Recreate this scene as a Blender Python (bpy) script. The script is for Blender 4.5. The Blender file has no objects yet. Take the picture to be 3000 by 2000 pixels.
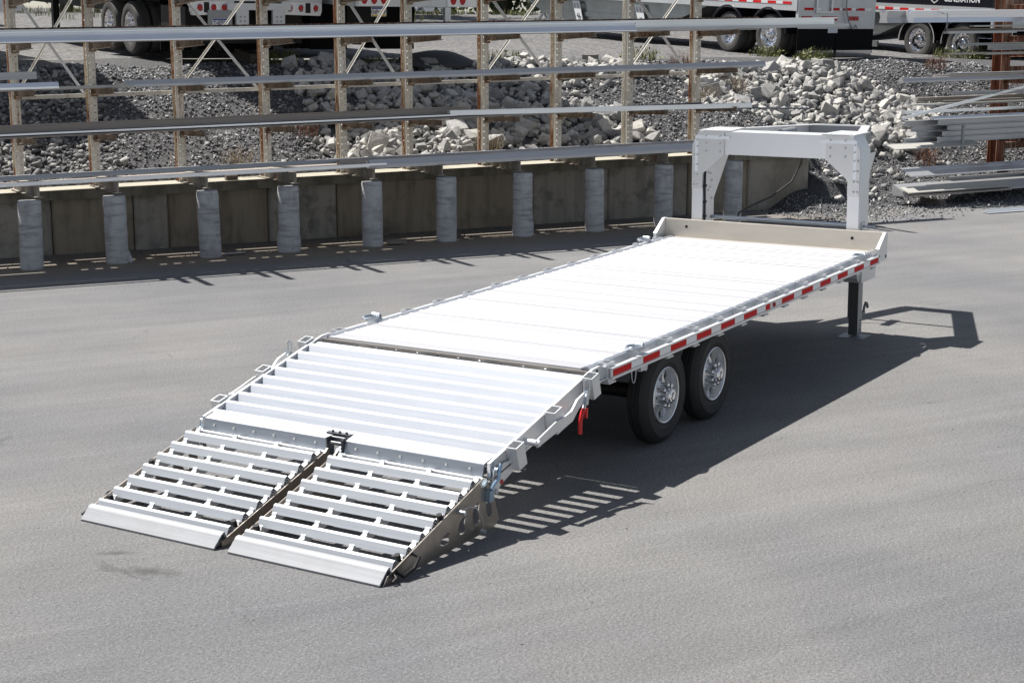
import bpy, bmesh, math, random
import numpy as np
from math import radians, sin, cos, pi, sqrt, atan2
from mathutils import Vector, Matrix
from mathutils.geometry import tessellate_polygon
random.seed(7); rng = np.random.default_rng(7)
S = bpy.context.scene
COL = S.collection
# ------------------------------------------------------------------ camera
cam_d = bpy.data.cameras.new('camera'); cam = bpy.data.objects.new('camera', cam_d); COL.objects.link(cam)
cam_d.sensor_width = 36.0; cam_d.lens = 55.185; cam_d.clip_start = .1; cam_d.clip_end = 2000
_yaw, _pit = radians(31.45), radians(-11.15)
_F = Vector((cos(_yaw)*cos(_pit), sin(_yaw)*cos(_pit), sin(_pit)))
_R = Vector((sin(_yaw), -cos(_yaw), 0)); _U = _R.cross(_F)
cam.matrix_world = Matrix(((_R.x, _U.x, -_F.x, -9.708), (_R.y, _U.y, -_F.y, -6.481), (_R.z, _U.z, -_F.z, 3.207), (0, 0, 0, 1)))
S.camera = cam
# ------------------------------------------------------------------ sky, sun, exposure
SUN = Vector((.0, .625, 1.0)).normalized()
world = bpy.data.worlds.new('World'); S.world = world; world.use_nodes = True
nt = world.node_tree; bg = nt.nodes['Background']
sky = nt.nodes.new('ShaderNodeTexSky'); sky.sky_type = 'NISHITA'; sky.sun_disc = False
sky.sun_elevation = math.asin(SUN.z); sky.sun_rotation = atan2(SUN.x, SUN.y)
sky.air_density = 1.0; sky.dust_density = .6; sky.ozone_density = 1.2
hs_ = nt.nodes.new('ShaderNodeHueSaturation'); hs_.inputs['Saturation'].default_value = .55
nt.links.new(sky.outputs[0], hs_.inputs['Color']); nt.links.new(hs_.outputs[0], bg.inputs[0]); bg.inputs[1].default_value = .06
sun_d = bpy.data.lights.new('sun', 'SUN'); sun_d.energy = 5.0; sun_d.angle = radians(.5); sun_d.color = (1, .955, .89)
sun = bpy.data.objects.new('sun', sun_d); COL.objects.link(sun); sun.location = (0, 0, 30)
sun.rotation_euler = SUN.to_track_quat('Z', 'Y').to_euler()
vs = S.view_settings; vs.view_transform = 'Standard'; vs.look = 'None'; vs.gamma = 1; vs.use_curve_mapping = False
vs.exposure = .80
S.render.engine = 'CYCLES'; S.cycles.max_bounces = 6

# ------------------------------------------------------------------ helpers
class MB:
    def __init__(s): s.v = []; s.f = []; s.m = []
    def add(s, vs_, fs, mi=0):
        o = len(s.v); s.v.extend([tuple(p) for p in vs_])
        for q in fs: s.f.append([o+i for i in q]); s.m.append(mi)
    def box(s, a, b, mi=0):
        x0, y0, z0 = a; x1, y1, z1 = b
        s.add([(x0,y0,z0),(x1,y0,z0),(x1,y1,z0),(x0,y1,z0),(x0,y0,z1),(x1,y0,z1),(x1,y1,z1),(x0,y1,z1)],
              [(0,3,2,1),(4,5,6,7),(0,1,5,4),(1,2,6,5),(2,3,7,6),(3,0,4,7)], mi)
    def bar(s, p, q, w, h, up=(0,0,1), mi=0):
        s.beam(p, q, [(-w/2,-h/2),(w/2,-h/2),(w/2,h/2),(-w/2,h/2)], up, mi)
    def beam(s, p, q, prof, up=(0,0,1), mi=0):
        p = Vector(p); q = Vector(q); d = (q-p).normalized(); u = Vector(up)
        r = d.cross(u).normalized(); u = r.cross(d)
        n = len(prof)
        vs_ = [p+r*a+u*b for a, b in prof]+[q+r*a+u*b for a, b in prof]
        fs = [(i, (i+1) % n, n+(i+1) % n, n+i) for i in range(n)]
        s.add(vs_, fs, mi)
        for base, rev in ((0, True), (n, False)):
            tri = tessellate_polygon([[Vector((a, b, 0)) for a, b in prof]])
            s.add(vs_[base:base+n], [t[::-1] if rev else t for t in tri], mi)
    def prism(s, poly, axis, lo, hi, holes=(), mi=0):
        """polygon in the two other axes extruded along axis"""
        def P(a, b, c):
            return {'y': (a, c, b), 'x': (c, a, b), 'z': (a, b, c)}[axis]
        loops = [list(poly)]+[list(h) for h in holes]
        flat = [p for l in loops for p in l]
        tri = tessellate_polygon([[Vector((a, b, 0)) for a, b in l] for l in loops])
        n = len(flat)
        vs_ = [P(a, b, lo) for a, b in flat]+[P(a, b, hi) for a, b in flat]
        fs = [tuple(t) for t in tri]+[tuple(n+i for i in t[::-1]) for t in tri]
        o = 0
        for l in loops:
            k = len(l)
            fs += [(o+i, o+(i+1) % k, n+o+(i+1) % k, n+o+i) for i in range(k)]
            o += k
        s.add(vs_, fs, mi)
    def cyl(s, p, q, r, n=12, r2=None, cap=True, mi=0):
        p = Vector(p); q = Vector(q); d = (q-p).normalized()
        a = d.orthogonal().normalized(); b = d.cross(a); r2 = r if r2 is None else r2
        vs_ = [p+(a*cos(2*pi*i/n)+b*sin(2*pi*i/n))*r for i in range(n)]+[q+(a*cos(2*pi*i/n)+b*sin(2*pi*i/n))*r2 for i in range(n)]
        fs = [(i, (i+1) % n, n+(i+1) % n, n+i) for i in range(n)]
        if cap: fs += [tuple(range(n))[::-1], tuple(range(n, 2*n))]
        s.add(vs_, fs, mi)
    def tube(s, pts, r, n=8, mi=0):
        pts = [Vector(p) for p in pts]; rings = []
        a = None
        for i, p in enumerate(pts):
            d = (pts[min(i+1, len(pts)-1)]-pts[max(i-1, 0)]).normalized()
            a = d.orthogonal().normalized() if a is None else (a-d*a.dot(d)).normalized()
            b = d.cross(a)
            rings.append([p+(a*cos(2*pi*k/n)+b*sin(2*pi*k/n))*r for k in range(n)])
        vs_ = [v for rg in rings for v in rg]; fs = []
        for i in range(len(pts)-1):
            fs += [(i*n+k, i*n+(k+1) % n, (i+1)*n+(k+1) % n, (i+1)*n+k) for k in range(n)]
        fs += [tuple(range(n))[::-1], tuple((len(pts)-1)*n+k for k in range(n))]
        s.add(vs_, fs, mi)
    def lathe(s, prof, c, axis, n=32, mi=0):
        """prof [(radius, along axis)], axis unit vector"""
        c = Vector(c); d = Vector(axis).normalized(); a = d.orthogonal().normalized(); b = d.cross(a)
        vs_ = []; fs = []; k = len(prof)
        for i in range(n):
            t = 2*pi*i/n; e = a*cos(t)+b*sin(t)
            vs_ += [c+e*r+d*h for r, h in prof]
        for i in range(n):
            j = (i+1) % n
            fs += [(i*k+m, j*k+m, j*k+m+1, i*k+m+1) for m in range(k-1)]
        s.add(vs_, fs, mi)
    def mesh(s, name, mats, smooth=38):
        me = bpy.data.meshes.new(name)
        me.from_pydata(s.v, [], s.f)
        if not isinstance(mats, (list, tuple)): mats = [mats]
        for m in mats: me.materials.append(m)
        if len(mats) > 1: me.polygons.foreach_set('material_index', s.m)
        bm = bmesh.new(); bm.from_mesh(me)
        bmesh.ops.remove_doubles(bm, verts=bm.verts, dist=1e-5)
        bmesh.ops.recalc_face_normals(bm, faces=bm.faces); bm.to_mesh(me); bm.free()
        if smooth:
            me.shade_smooth(); me.set_sharp_from_angle(angle=radians(smooth))
        me.update(); return me
    def build(s, name, mats, parent=None, smooth=38, label=None):
        return put(name, s.mesh(name, mats, smooth), parent, label)
def put(name, me, parent=None, label=None, loc=None, mat=None):
    o = bpy.data.objects.new(name, me); COL.objects.link(o)
    if parent is not None: o.parent = parent
    if loc is not None: o.location = loc
    if mat is not None: o.matrix_local = mat
    if label: o['label'] = label
    return o
def tag(o, label, cat, group=None):
    o['label'] = label; o['category'] = cat
    if group: o['group'] = group
    return o
def kind(o, k): o['kind'] = k; return o
def empty(name, loc, rot=(0,0,0)):
    o = bpy.data.objects.new(name, None); COL.objects.link(o); o.empty_display_size = .2
    o.location = loc; o.rotation_euler = rot; return o
def copy_tree(o, parent=None, label=None):
    c = o.copy(); COL.objects.link(c)
    if parent is not None: c.parent = parent
    if label: c['label'] = label
    for ch in list(o.children): copy_tree(ch, c)
    return c
def text_mesh(body, size, mat, name, extrude=.002, align='CENTER', bold=0.0, sx=1.0):
    cu = bpy.data.curves.new(name, 'FONT'); cu.body = body; cu.size = size; cu.extrude = extrude
    cu.align_x = align; cu.align_y = 'CENTER'; cu.offset = bold; cu.resolution_u = 2
    o = bpy.data.objects.new(name, cu); COL.objects.link(o)
    dg = bpy.context.evaluated_depsgraph_get(); me = bpy.data.meshes.new_from_object(o.evaluated_get(dg))
    bpy.data.objects.remove(o); bpy.data.curves.remove(cu)
    for v in me.vertices: v.co.x *= sx
    me.materials.clear(); me.materials.append(mat); me.name = name
    return me

# ------------------------------------------------------------------ materials
def mat(name, base=(.5,.5,.5), rough=.6, metal=0.0, n=(), bump=None, spec=.5, emit=None):
    """n: list of (scale xyz, detail, colour, lo, hi, strength) noise overlays in object space"""
    m = bpy.data.materials.new(name); m.use_nodes = True
    t = m.node_tree; b = t.nodes['Principled BSDF']
    b.inputs['Base Color'].default_value = (*base, 1); b.inputs['Roughness'].default_value = rough
    b.inputs['Metallic'].default_value = metal; b.inputs['Specular IOR Level'].default_value = spec
    if n or bump:
        geo = t.nodes.new('ShaderNodeNewGeometry')
        prev = None
        for (sc, det, colr, lo, hi, st) in n:
            mp = t.nodes.new('ShaderNodeMapping'); mp.inputs['Scale'].default_value = sc
            t.links.new(geo.outputs['Position'], mp.inputs['Vector'])
            nz = t.nodes.new('ShaderNodeTexNoise'); nz.inputs['Scale'].default_value = 1; nz.inputs['Detail'].default_value = det
            nz.inputs['Roughness'].default_value = .62
            t.links.new(mp.outputs[0], nz.inputs['Vector'])
            rp = t.nodes.new('ShaderNodeMapRange'); rp.inputs['From Min'].default_value = lo; rp.inputs['From Max'].default_value = hi
            rp.inputs['To Max'].default_value = st
            t.links.new(nz.outputs['Fac'], rp.inputs['Value'])
            mx = t.nodes.new('ShaderNodeMix'); mx.data_type = 'RGBA'
            t.links.new(rp.outputs[0], mx.inputs['Factor'])
            if prev is None: mx.inputs['A'].default_value = (*base, 1)
            else: t.links.new(prev, mx.inputs['A'])
            mx.inputs['B'].default_value = (*colr, 1); prev = mx.outputs['Result']
        if prev is not None: t.links.new(prev, b.inputs['Base Color'])
        if bump:
            sc, det, st, dist = bump
            mp = t.nodes.new('ShaderNodeMapping'); mp.inputs['Scale'].default_value = sc
            t.links.new(geo.outputs['Position'], mp.inputs['Vector'])
            nz = t.nodes.new('ShaderNodeTexNoise'); nz.inputs['Scale'].default_value = 1; nz.inputs['Detail'].default_value = det
            t.links.new(mp.outputs[0], nz.inputs['Vector'])
            bp = t.nodes.new('ShaderNodeBump'); bp.inputs['Strength'].default_value = st; bp.inputs['Distance'].default_value = dist
            t.links.new(nz.outputs['Fac'], bp.inputs['Height']); t.links.new(bp.outputs[0], b.inputs['Normal'])
    return m
AL = (.80, .81, .83)
M = {}
M['deck'] = mat('brushed_deck_aluminium', (.60,.60,.62), .45, .5, n=[((6,.6,6),3,(.50,.505,.53),.4,.75,.5)])
_t = M['deck'].node_tree; _b = _t.nodes['Principled BSDF']; _src = _b.inputs['Base Color'].links[0].from_socket
_oi = _t.nodes.new('ShaderNodeObjectInfo'); _mr = _t.nodes.new('ShaderNodeMapRange'); _mr.inputs['To Min'].default_value = .93; _mr.inputs['To Max'].default_value = 1.18
_t.links.new(_oi.outputs['Random'], _mr.inputs['Value']); _sc = _t.nodes.new('ShaderNodeVectorMath'); _sc.operation = 'SCALE'
_t.links.new(_src, _sc.inputs[0]); _t.links.new(_mr.outputs[0], _sc.inputs['Scale']); _t.links.new(_sc.outputs[0], _b.inputs['Base Color'])
M['slat'] = mat('slat_aluminium', (.62,.648,.695), .42, .68, n=[((60,.8,60),3,(.50,.535,.59),.35,.7,.6), ((3,3,3),3,(.56,.575,.61),.45,.7,.5)])
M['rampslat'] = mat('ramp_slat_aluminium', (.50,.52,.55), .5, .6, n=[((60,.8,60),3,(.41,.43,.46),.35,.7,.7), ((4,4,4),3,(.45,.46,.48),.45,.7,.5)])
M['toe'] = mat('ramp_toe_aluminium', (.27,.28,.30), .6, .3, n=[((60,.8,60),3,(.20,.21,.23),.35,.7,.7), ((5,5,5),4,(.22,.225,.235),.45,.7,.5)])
M['al'] = mat('mill_aluminium', (.74,.75,.76), .42, .6, n=[((5,5,5),4,(.62,.63,.65),.4,.7,.6)])
M['goose'] = mat('gooseneck_aluminium', (.76,.77,.79), .42, .55, n=[((1,1,1),3,(.69,.70,.72),.35,.7,.5), ((40,40,2),2,(.80,.81,.82),.5,.8,.3)])
M['rail'] = mat('rail_aluminium', (.62,.65,.70), .38, .8)
M['plate'] = mat('stainless_plate', (.36,.33,.30), .33, .85, n=[((8,8,8),4,(.24,.22,.2),.4,.7,.7)])
M['strip'] = mat('grey_hinge_strip', (.36,.38,.41), .35, .8, n=[((6,2,20),3,(.26,.28,.31),.4,.7,.6)])
M['headboard'] = mat('warm_stainless_headboard', (.60,.555,.485), .38, .55, n=[((2,2,8),3,(.50,.46,.40),.4,.7,.6)])  # stainless, its beige also painting the warm reflection off the deck
M['rearplate'] = mat('dull_rear_plate', (.52,.47,.41), .5, .3)
M['gusset'] = mat('gusset_aluminium', (.66,.665,.675), .38, .6, n=[((2,2,2),3,(.60,.61,.62),.4,.7,.5)])
M['tapestrip'] = mat('pale_corner_strip', (.82,.85,.90), .3, .2)
M['bolt'] = mat('bolt_steel', (.55,.55,.56), .25, .8)
M['zinc'] = mat('zinc_plated_steel', (.52,.56,.60), .35, .85)
M['bluezinc'] = mat('blue_zinc_hook', (.30,.42,.55), .3, .85)
M['chrome'] = mat('polished_chrome', (.82,.82,.84), .08, 1.0)
M['rim'] = mat('cast_wheel_alloy', (.78,.78,.79), .28, .7)
M['tyre'] = mat('black_rubber', (.022,.022,.023), .72, 0, n=[((4,4,4),4,(.034,.032,.030),.45,.7,.7)], bump=((70,70,70),2,.2,.004))
M['tyre2'] = mat('dusty_black_rubber', (.055,.054,.052), .8, 0, n=[((6,6,6),3,(.10,.095,.09),.4,.7,.6)])
M['black'] = mat('black_paint', (.014,.014,.015), .5, 0, spec=.3)
M['mud'] = mat('black_rubber_flap', (.010,.010,.011), .8, 0, spec=.1)
M['dark'] = mat('dark_cavity', (.012,.012,.013), .9)
M['jack'] = mat('jack_steel', (.10,.105,.11), .38, .5)
M['tapered'] = mat('red_reflective_tape', (.60,.014,.014), .6, 0, spec=.15)
M['tapewhite'] = mat('white_reflective_tape', (.80,.82,.84), .3, .2)
M['clampred'] = mat('red_plastic_handle', (.55,.01,.012), .35)
M['lamp'] = mat('red_lamp_lens', (.42,.006,.010), .2)
M['steelgrey'] = mat('weathered_grey_steel', (.30,.31,.32), .5, .5)
def rust_mat(name, paint, amt, rustc=(.20,.065,.022), vstretch=1.0):
    return mat(name, paint, .65, 0, n=[((16,16,vstretch),4,(.36,.29,.20),.56-.2*amt,.74-.2*amt,.7), ((13,13,vstretch*1.6),5,rustc,.70-.30*amt,.76-.26*amt,.92),
                                   ((40,40,14),3,(.10,.034,.016),.66-.12*amt,.82-.12*amt,.8)])
M['post'] = rust_mat('chalky_white_paint_with_rust', (.68,.66,.60), .26)
M['postrust'] = rust_mat('rusted_white_paint', (.50,.43,.34), .85)
M['postclean'] = rust_mat('grey_white_paint_light_rust', (.60,.59,.55), .10)
M['arm'] = rust_mat('rust_brown_arm_steel', (.24,.205,.165), .6, (.19,.085,.035), 5)
M['orange'] = rust_mat('orange_rust_steel', (.14,.030,.010), .6, (.10,.022,.01))  # rust, darkened further to carry the shade the posts stand in
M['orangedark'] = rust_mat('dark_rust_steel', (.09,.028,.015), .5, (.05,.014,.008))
def streak_al(name, base, rough=.38, metal=.75):
    return mat(name, base, rough, metal, n=[((.6,.6,60),3,tuple(c*.8 for c in base),.4,.65,.5), ((1.2,1.2,3),3,tuple(c*.88 for c in base),.45,.7,.6)])
M['stock'] = streak_al('mill_finish_stock', (.90,.93,.97), .30, .75)
M['stock2'] = streak_al('dull_stock_aluminium', (.52,.525,.54), .45, .6)
M['stock3'] = streak_al('weathered_stock_brown', (.42,.375,.345), .5, .5)
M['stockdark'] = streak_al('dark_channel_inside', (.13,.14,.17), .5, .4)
M['greenwhite'] = streak_al('pale_dusty_stock', (.46,.455,.42), .6, .2)
M['concrete'] = mat('stained_concrete', (.30,.275,.235), .9, 0, n=[((1.1,1.1,1.0),5,(.17,.15,.12),.42,.62,.8), ((7,7,.7),3,(.12,.105,.085),.52,.72,.6), ((5,5,5),5,(.38,.355,.31),.58,.72,.5)], bump=((30,30,30),5,.4,.01))
M['blockA'] = mat('brown_stained_concrete', (.28,.24,.185), .9, 0, n=[((6,6,.6),4,(.15,.12,.085),.45,.65,.7), ((2,2,2),5,(.10,.09,.075),.52,.7,.6)], bump=((26,26,26),5,.4,.01))
M['blockB'] = mat('grey_stained_concrete', (.33,.30,.26), .9, 0, n=[((4,4,4),6,(.09,.085,.08),.5,.66,.7), ((7,7,.7),3,(.20,.19,.17),.45,.65,.6)], bump=((26,26,26),5,.4,.01))
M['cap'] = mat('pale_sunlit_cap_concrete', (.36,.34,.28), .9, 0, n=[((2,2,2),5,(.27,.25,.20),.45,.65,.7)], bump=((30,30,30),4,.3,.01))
M['capface'] = mat('mossy_shaded_concrete', (.21,.195,.155), .92, 0, n=[((5,5,2),5,(.10,.095,.07),.42,.62,.8)], bump=((26,26,26),5,.4,.01))  # darker copy of the cap: moss stain plus the front face's shade
M['pier'] = mat('pier_concrete', (.46,.465,.475), .88, 0, n=[((2.5,2.5,16),5,(.21,.205,.205),.49,.67,.75), ((6,6,3),6,(.25,.24,.225),.5,.68,.65), ((3,3,1),3,(.50,.505,.52),.55,.7,.4)], bump=((6,6,28),5,.5,.012))
M['wood'] = mat('old_grey_timber', (.16,.135,.11), .85, 0, n=[((2,30,30),3,(.09,.075,.06),.4,.65,.8)])
M['rubber'] = mat('black_sheet', (.035,.037,.04), .7)
M['white'] = mat('white_paint', (.72,.73,.74), .45)
M['lorry'] = mat('trailer_white_aluminium', (.60,.62,.64), .42, .4, n=[((2,2,2),4,(.50,.51,.52),.4,.7,.6)])
M['hopper'] = mat('hopper_aluminium', (.33,.35,.36), .32, .8, n=[((1.5,1.5,1.5),4,(.24,.25,.255),.4,.65,.7)])
M['glossblack'] = mat('gloss_black_body', (.012,.012,.018), .18)
M['cream'] = mat('plate_cream', (.72,.70,.62), .4)
M['platewhite'] = mat('plate_white', (.68,.70,.74), .4)
M['plateblue'] = mat('plate_blue', (.03,.06,.26), .4)
M['plateyellow'] = mat('plate_yellow', (.62,.42,.05), .4)
M['ink'] = mat('dark_ink', (.01,.012,.03), .5)
M['weed'] = mat('green_weed', (.13,.155,.045), .7, 0, n=[((5,5,5),2,(.22,.20,.08),.45,.65,.7)])
M['grass'] = mat('yellow_green_grass', (.14,.16,.05), .7, 0, n=[((3,3,3),2,(.22,.19,.08),.45,.65,.7)])
M['dryred'] = mat('dry_red_stem', (.15,.07,.042), .75)
M['straw'] = mat('dry_straw', (.24,.19,.13), .8)
M['leaf'] = mat('dark_tree_leaf', (.035,.06,.02), .65, 0, n=[((2,2,2),2,(.07,.10,.035),.45,.65,.8)])
M['bark'] = mat('bark', (.08,.065,.05), .9)

def rock_mat(name, c0, c1, c2):
    m = bpy.data.materials.new(name); m.use_nodes = True; t = m.node_tree; b = t.nodes['Principled BSDF']; b.inputs['Roughness'].default_value = .9
    geo = t.nodes.new('ShaderNodeNewGeometry'); obj = t.nodes.new('ShaderNodeObjectInfo')
    ad = t.nodes.new('ShaderNodeMath'); ad.operation = 'ADD'; t.links.new(geo.outputs['Random Per Island'], ad.inputs[0]); t.links.new(obj.outputs['Random'], ad.inputs[1])
    fr = t.nodes.new('ShaderNodeMath'); fr.operation = 'FRACT'; t.links.new(ad.outputs[0], fr.inputs[0])
    r = t.nodes.new('ShaderNodeValToRGB'); t.links.new(fr.outputs[0], r.inputs[0])
    e = r.color_ramp.elements; e[0].color = (*c0, 1); e[1].color = (*c2, 1); k = e.new(.55); k.color = (*c1, 1)
    nz = t.nodes.new('ShaderNodeTexNoise'); nz.inputs['Scale'].default_value = 14; nz.inputs['Detail'].default_value = 5
    t.links.new(geo.outputs['Position'], nz.inputs['Vector'])
    mr = t.nodes.new('ShaderNodeMapRange'); mr.inputs['From Min'].default_value = .3; mr.inputs['From Max'].default_value = .7; mr.inputs['To Min'].default_value = .72; mr.inputs['To Max'].default_value = 1.12
    t.links.new(nz.outputs['Fac'], mr.inputs['Value'])
    mx = t.nodes.new('ShaderNodeVectorMath'); mx.operation = 'SCALE'; t.links.new(r.outputs[0], mx.inputs[0]); t.links.new(mr.outputs[0], mx.inputs['Scale'])
    t.links.new(mx.outputs[0], b.inputs['Base Color'])
    bp = t.nodes.new('ShaderNodeBump'); bp.inputs['Strength'].default_value = .35; bp.inputs['Distance'].default_value = .02
    t.links.new(nz.outputs['Fac'], bp.inputs['Height']); t.links.new(bp.outputs[0], b.inputs['Normal'])
    return m
M['rock'] = rock_mat('pale_limestone', (.20,.20,.20), (.37,.365,.355), (.47,.455,.42))
M['cobble'] = rock_mat('grey_cobble', (.08,.082,.088), (.17,.17,.175), (.36,.355,.34))
M['gravel'] = rock_mat('slate_gravel', (.055,.057,.064), (.15,.152,.16), (.42,.42,.42))

def asphalt_mat():
    m = bpy.data.materials.new('worn_asphalt'); m.use_nodes = True; t = m.node_tree; b = t.nodes['Principled BSDF']
    b.inputs['Roughness'].default_value = .88; b.inputs['Specular IOR Level'].default_value = .35
    geo = t.nodes.new('ShaderNodeNewGeometry')
    def noise(scale, det, rot=0, rough=.6):
        mp = t.nodes.new('ShaderNodeMapping'); mp.inputs['Scale'].default_value = scale; mp.inputs['Rotation'].default_value = (0, 0, rot)
        mp.vector_type = 'TEXTURE' if False else 'POINT'
        t.links.new(geo.outputs['Position'], mp.inputs['Vector'])
        n_ = t.nodes.new('ShaderNodeTexNoise'); n_.inputs['Scale'].default_value = 1; n_.inputs['Detail'].default_value = det; n_.inputs['Roughness'].default_value = rough
        t.links.new(mp.outputs[0], n_.inputs['Vector']); return n_.outputs['Fac']
    def rng_(x, a, bb, c, d):
        r = t.nodes.new('ShaderNodeMapRange'); r.inputs['From Min'].default_value = a; r.inputs['From Max'].default_value = bb; r.inputs['To Min'].default_value = c; r.inputs['To Max'].default_value = d
        t.links.new(x, r.inputs['Value']); return r.outputs[0]
    def mixc(f, A_, B_):
        x = t.nodes.new('ShaderNodeMix'); x.data_type = 'RGBA'; t.links.new(f, x.inputs['Factor'])
        for k_, v_ in (('A', A_), ('B', B_)):
            if isinstance(v_, tuple): x.inputs[k_].default_value = (*v_, 1)
            else: t.links.new(v_, x.inputs[k_])
        return x.outputs['Result']
    def mul(c, f):
        x = t.nodes.new('ShaderNodeVectorMath'); x.operation = 'SCALE'; t.links.new(c, x.inputs[0]); t.links.new(f, x.inputs['Scale']); return x.outputs[0]
    def track(sx, sy, det, ang):
        rt = t.nodes.new('ShaderNodeVectorRotate'); rt.rotation_type = 'Z_AXIS'; rt.inputs['Angle'].default_value = ang; t.links.new(geo.outputs['Position'], rt.inputs['Vector'])
        mp = t.nodes.new('ShaderNodeMapping'); mp.inputs['Scale'].default_value = (sx, sy, 1); t.links.new(rt.outputs[0], mp.inputs['Vector'])
        n_ = t.nodes.new('ShaderNodeTexNoise'); n_.inputs['Scale'].default_value = 1; n_.inputs['Detail'].default_value = det; n_.inputs['Distortion'].default_value = .6
        t.links.new(mp.outputs[0], n_.inputs['Vector']); return n_.outputs['Fac']
    c = mixc(rng_(noise((.22,.22,.22), 3), .38, .64, 0, 1), (.143,.146,.155), (.192,.190,.187))
    c = mul(c, rng_(track(.12, 1.5, 3, radians(33)), .35, .65, .93, 1.06))
    c = mul(c, rng_(track(.2, 6.0, 3, radians(27)), .35, .68, .955, 1.04))
    c = mul(c, rng_(track(.1, 16.0, 2, radians(40)), .60, .74, 1.0, 1.10))
    c = mul(c, rng_(noise((1.6,1.6,1), 4), .3, .7, .95, 1.05))
    # aggregate
    c = mul(c, rng_(noise((46,46,46), 3, rough=.75), .3, .7, .66, 1.34))
    c = mul(c, rng_(noise((20,20,20), 2), .62, .78, 1.0, .72))
    # hairline cracks
    dn = t.nodes.new('ShaderNodeTexNoise'); dn.inputs['Scale'].default_value = 2.5; dn.inputs['Detail'].default_value = 5; t.links.new(geo.outputs['Position'], dn.inputs['Vector'])
    dv_ = t.nodes.new('ShaderNodeVectorMath'); dv_.operation = 'MULTIPLY_ADD'; dv_.inputs[1].default_value = (.55,.55,0); t.links.new(dn.outputs['Color'], dv_.inputs[0]); t.links.new(geo.outputs['Position'], dv_.inputs[2])
    cr = t.nodes.new('ShaderNodeTexVoronoi'); cr.feature = 'DISTANCE_TO_EDGE'; cr.inputs['Scale'].default_value = .42; t.links.new(dv_.outputs[0], cr.inputs['Vector'])
    ck = t.nodes.new('ShaderNodeMath'); ck.operation = 'MULTIPLY'; t.links.new(rng_(cr.outputs['Distance'], .0015, .0045, 1, 0), ck.inputs[0]); t.links.new(rng_(noise((.7,.7,.7), 4), .54, .62, 0, .38), ck.inputs[1])
    c = mixc(ck.outputs[0], c, (.045,.045,.046))
    c = mul(c, rng_(noise((120,120,120), 2), .3, .7, .70, 1.30))
    vo = t.nodes.new('ShaderNodeTexVoronoi'); vo.inputs['Scale'].default_value = 38; t.links.new(geo.outputs['Position'], vo.inputs['Vector'])
    sp = t.nodes.new('ShaderNodeMath'); sp.operation = 'LESS_THAN'; sp.inputs[1].default_value = .16; t.links.new(vo.outputs['Distance'], sp.inputs[0])
    pick = t.nodes.new('ShaderNodeMath'); pick.operation = 'GREATER_THAN'; pick.inputs[1].default_value = .80
    sepc = t.nodes.new('ShaderNodeSeparateColor'); t.links.new(vo.outputs['Color'], sepc.inputs[0]); t.links.new(sepc.outputs[0], pick.inputs[0])
    an = t.nodes.new('ShaderNodeMath'); an.operation = 'MULTIPLY'; t.links.new(sp.outputs[0], an.inputs[0]); t.links.new(pick.outputs[0], an.inputs[1])
    c = mixc(an.outputs[0], c, (.30,.295,.285))
    # oil spill beside the ramp
    def spot(cx, cy, sx, sy, rot, lo, hi):
        mp = t.nodes.new('ShaderNodeMapping'); mp.vector_type = 'TEXTURE'; mp.inputs['Location'].default_value = (cx, cy, 0); mp.inputs['Scale'].default_value = (sx, sy, 1); mp.inputs['Rotation'].default_value = (0, 0, rot)
        t.links.new(geo.outputs['Position'], mp.inputs['Vector'])
        ln = t.nodes.new('ShaderNodeVectorMath'); ln.operation = 'LENGTH'; t.links.new(mp.outputs[0], ln.inputs[0])
        ad = t.nodes.new('ShaderNodeMath'); ad.operation = 'MULTIPLY_ADD'; ad.inputs[1].default_value = 1.8; t.links.new(noise((9,9,9), 6, rough=.75), ad.inputs[0]); t.links.new(ln.outputs['Value'], ad.inputs[2])
        return rng_(ad.outputs[0], lo, hi, 1, 0)
    c = mixc(spot(-3.12, .12, .34, .13, radians(-70), .95, 1.6), c, (.075,.073,.073))
    c = mixc(spot(-2.98, .55, .22, .08, radians(-50), .95, 1.6), c, (.09,.088,.088))
    # sandy silt washed along the foot of the wall
    c = mixc(spot(9.3, 7.9, 9.5, .95, radians(-30.77), 1.3, 2.2), c, (.20,.17,.135))
    t.links.new(c, b.inputs['Base Color'])
    h1 = noise((48,48,48), 5, rough=.75); bp = t.nodes.new('ShaderNodeBump'); bp.inputs['Strength'].default_value = .9; bp.inputs['Distance'].default_value = .016
    t.links.new(h1, bp.inputs['Height'])
    bp2 = t.nodes.new('ShaderNodeBump'); bp2.inputs['Strength'].default_value = .25; bp2.inputs['Distance'].default_value = .05
    t.links.new(noise((1.3,1.3,1.3), 4), bp2.inputs['Height']); t.links.new(bp.outputs[0], bp2.inputs['Normal'])
    t.links.new(bp2.outputs[0], b.inputs['Normal'])
    return m
M['asphalt'] = asphalt_mat()
M['gravel_ground'] = mat('dark_bank_soil', (.055,.056,.06), .95, 0, n=[((9,9,9),4,(.085,.085,.088),.45,.65,.7),((1.2,1.2,1.2),3,(.12,.10,.085),.57,.74,.6)], bump=((18,18,18),4,.8,.05))
M['yard'] = mat('grey_yard_gravel', (.125,.125,.128), .95, 0, n=[((.5,.5,.5),4,(.165,.16,.155),.4,.65,.8), ((7,7,7),5,(.05,.05,.055),.48,.62,.9), ((9,9,9),4,(.32,.315,.31),.58,.68,.8)], bump=((10,10,10),4,1,.08))

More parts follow.
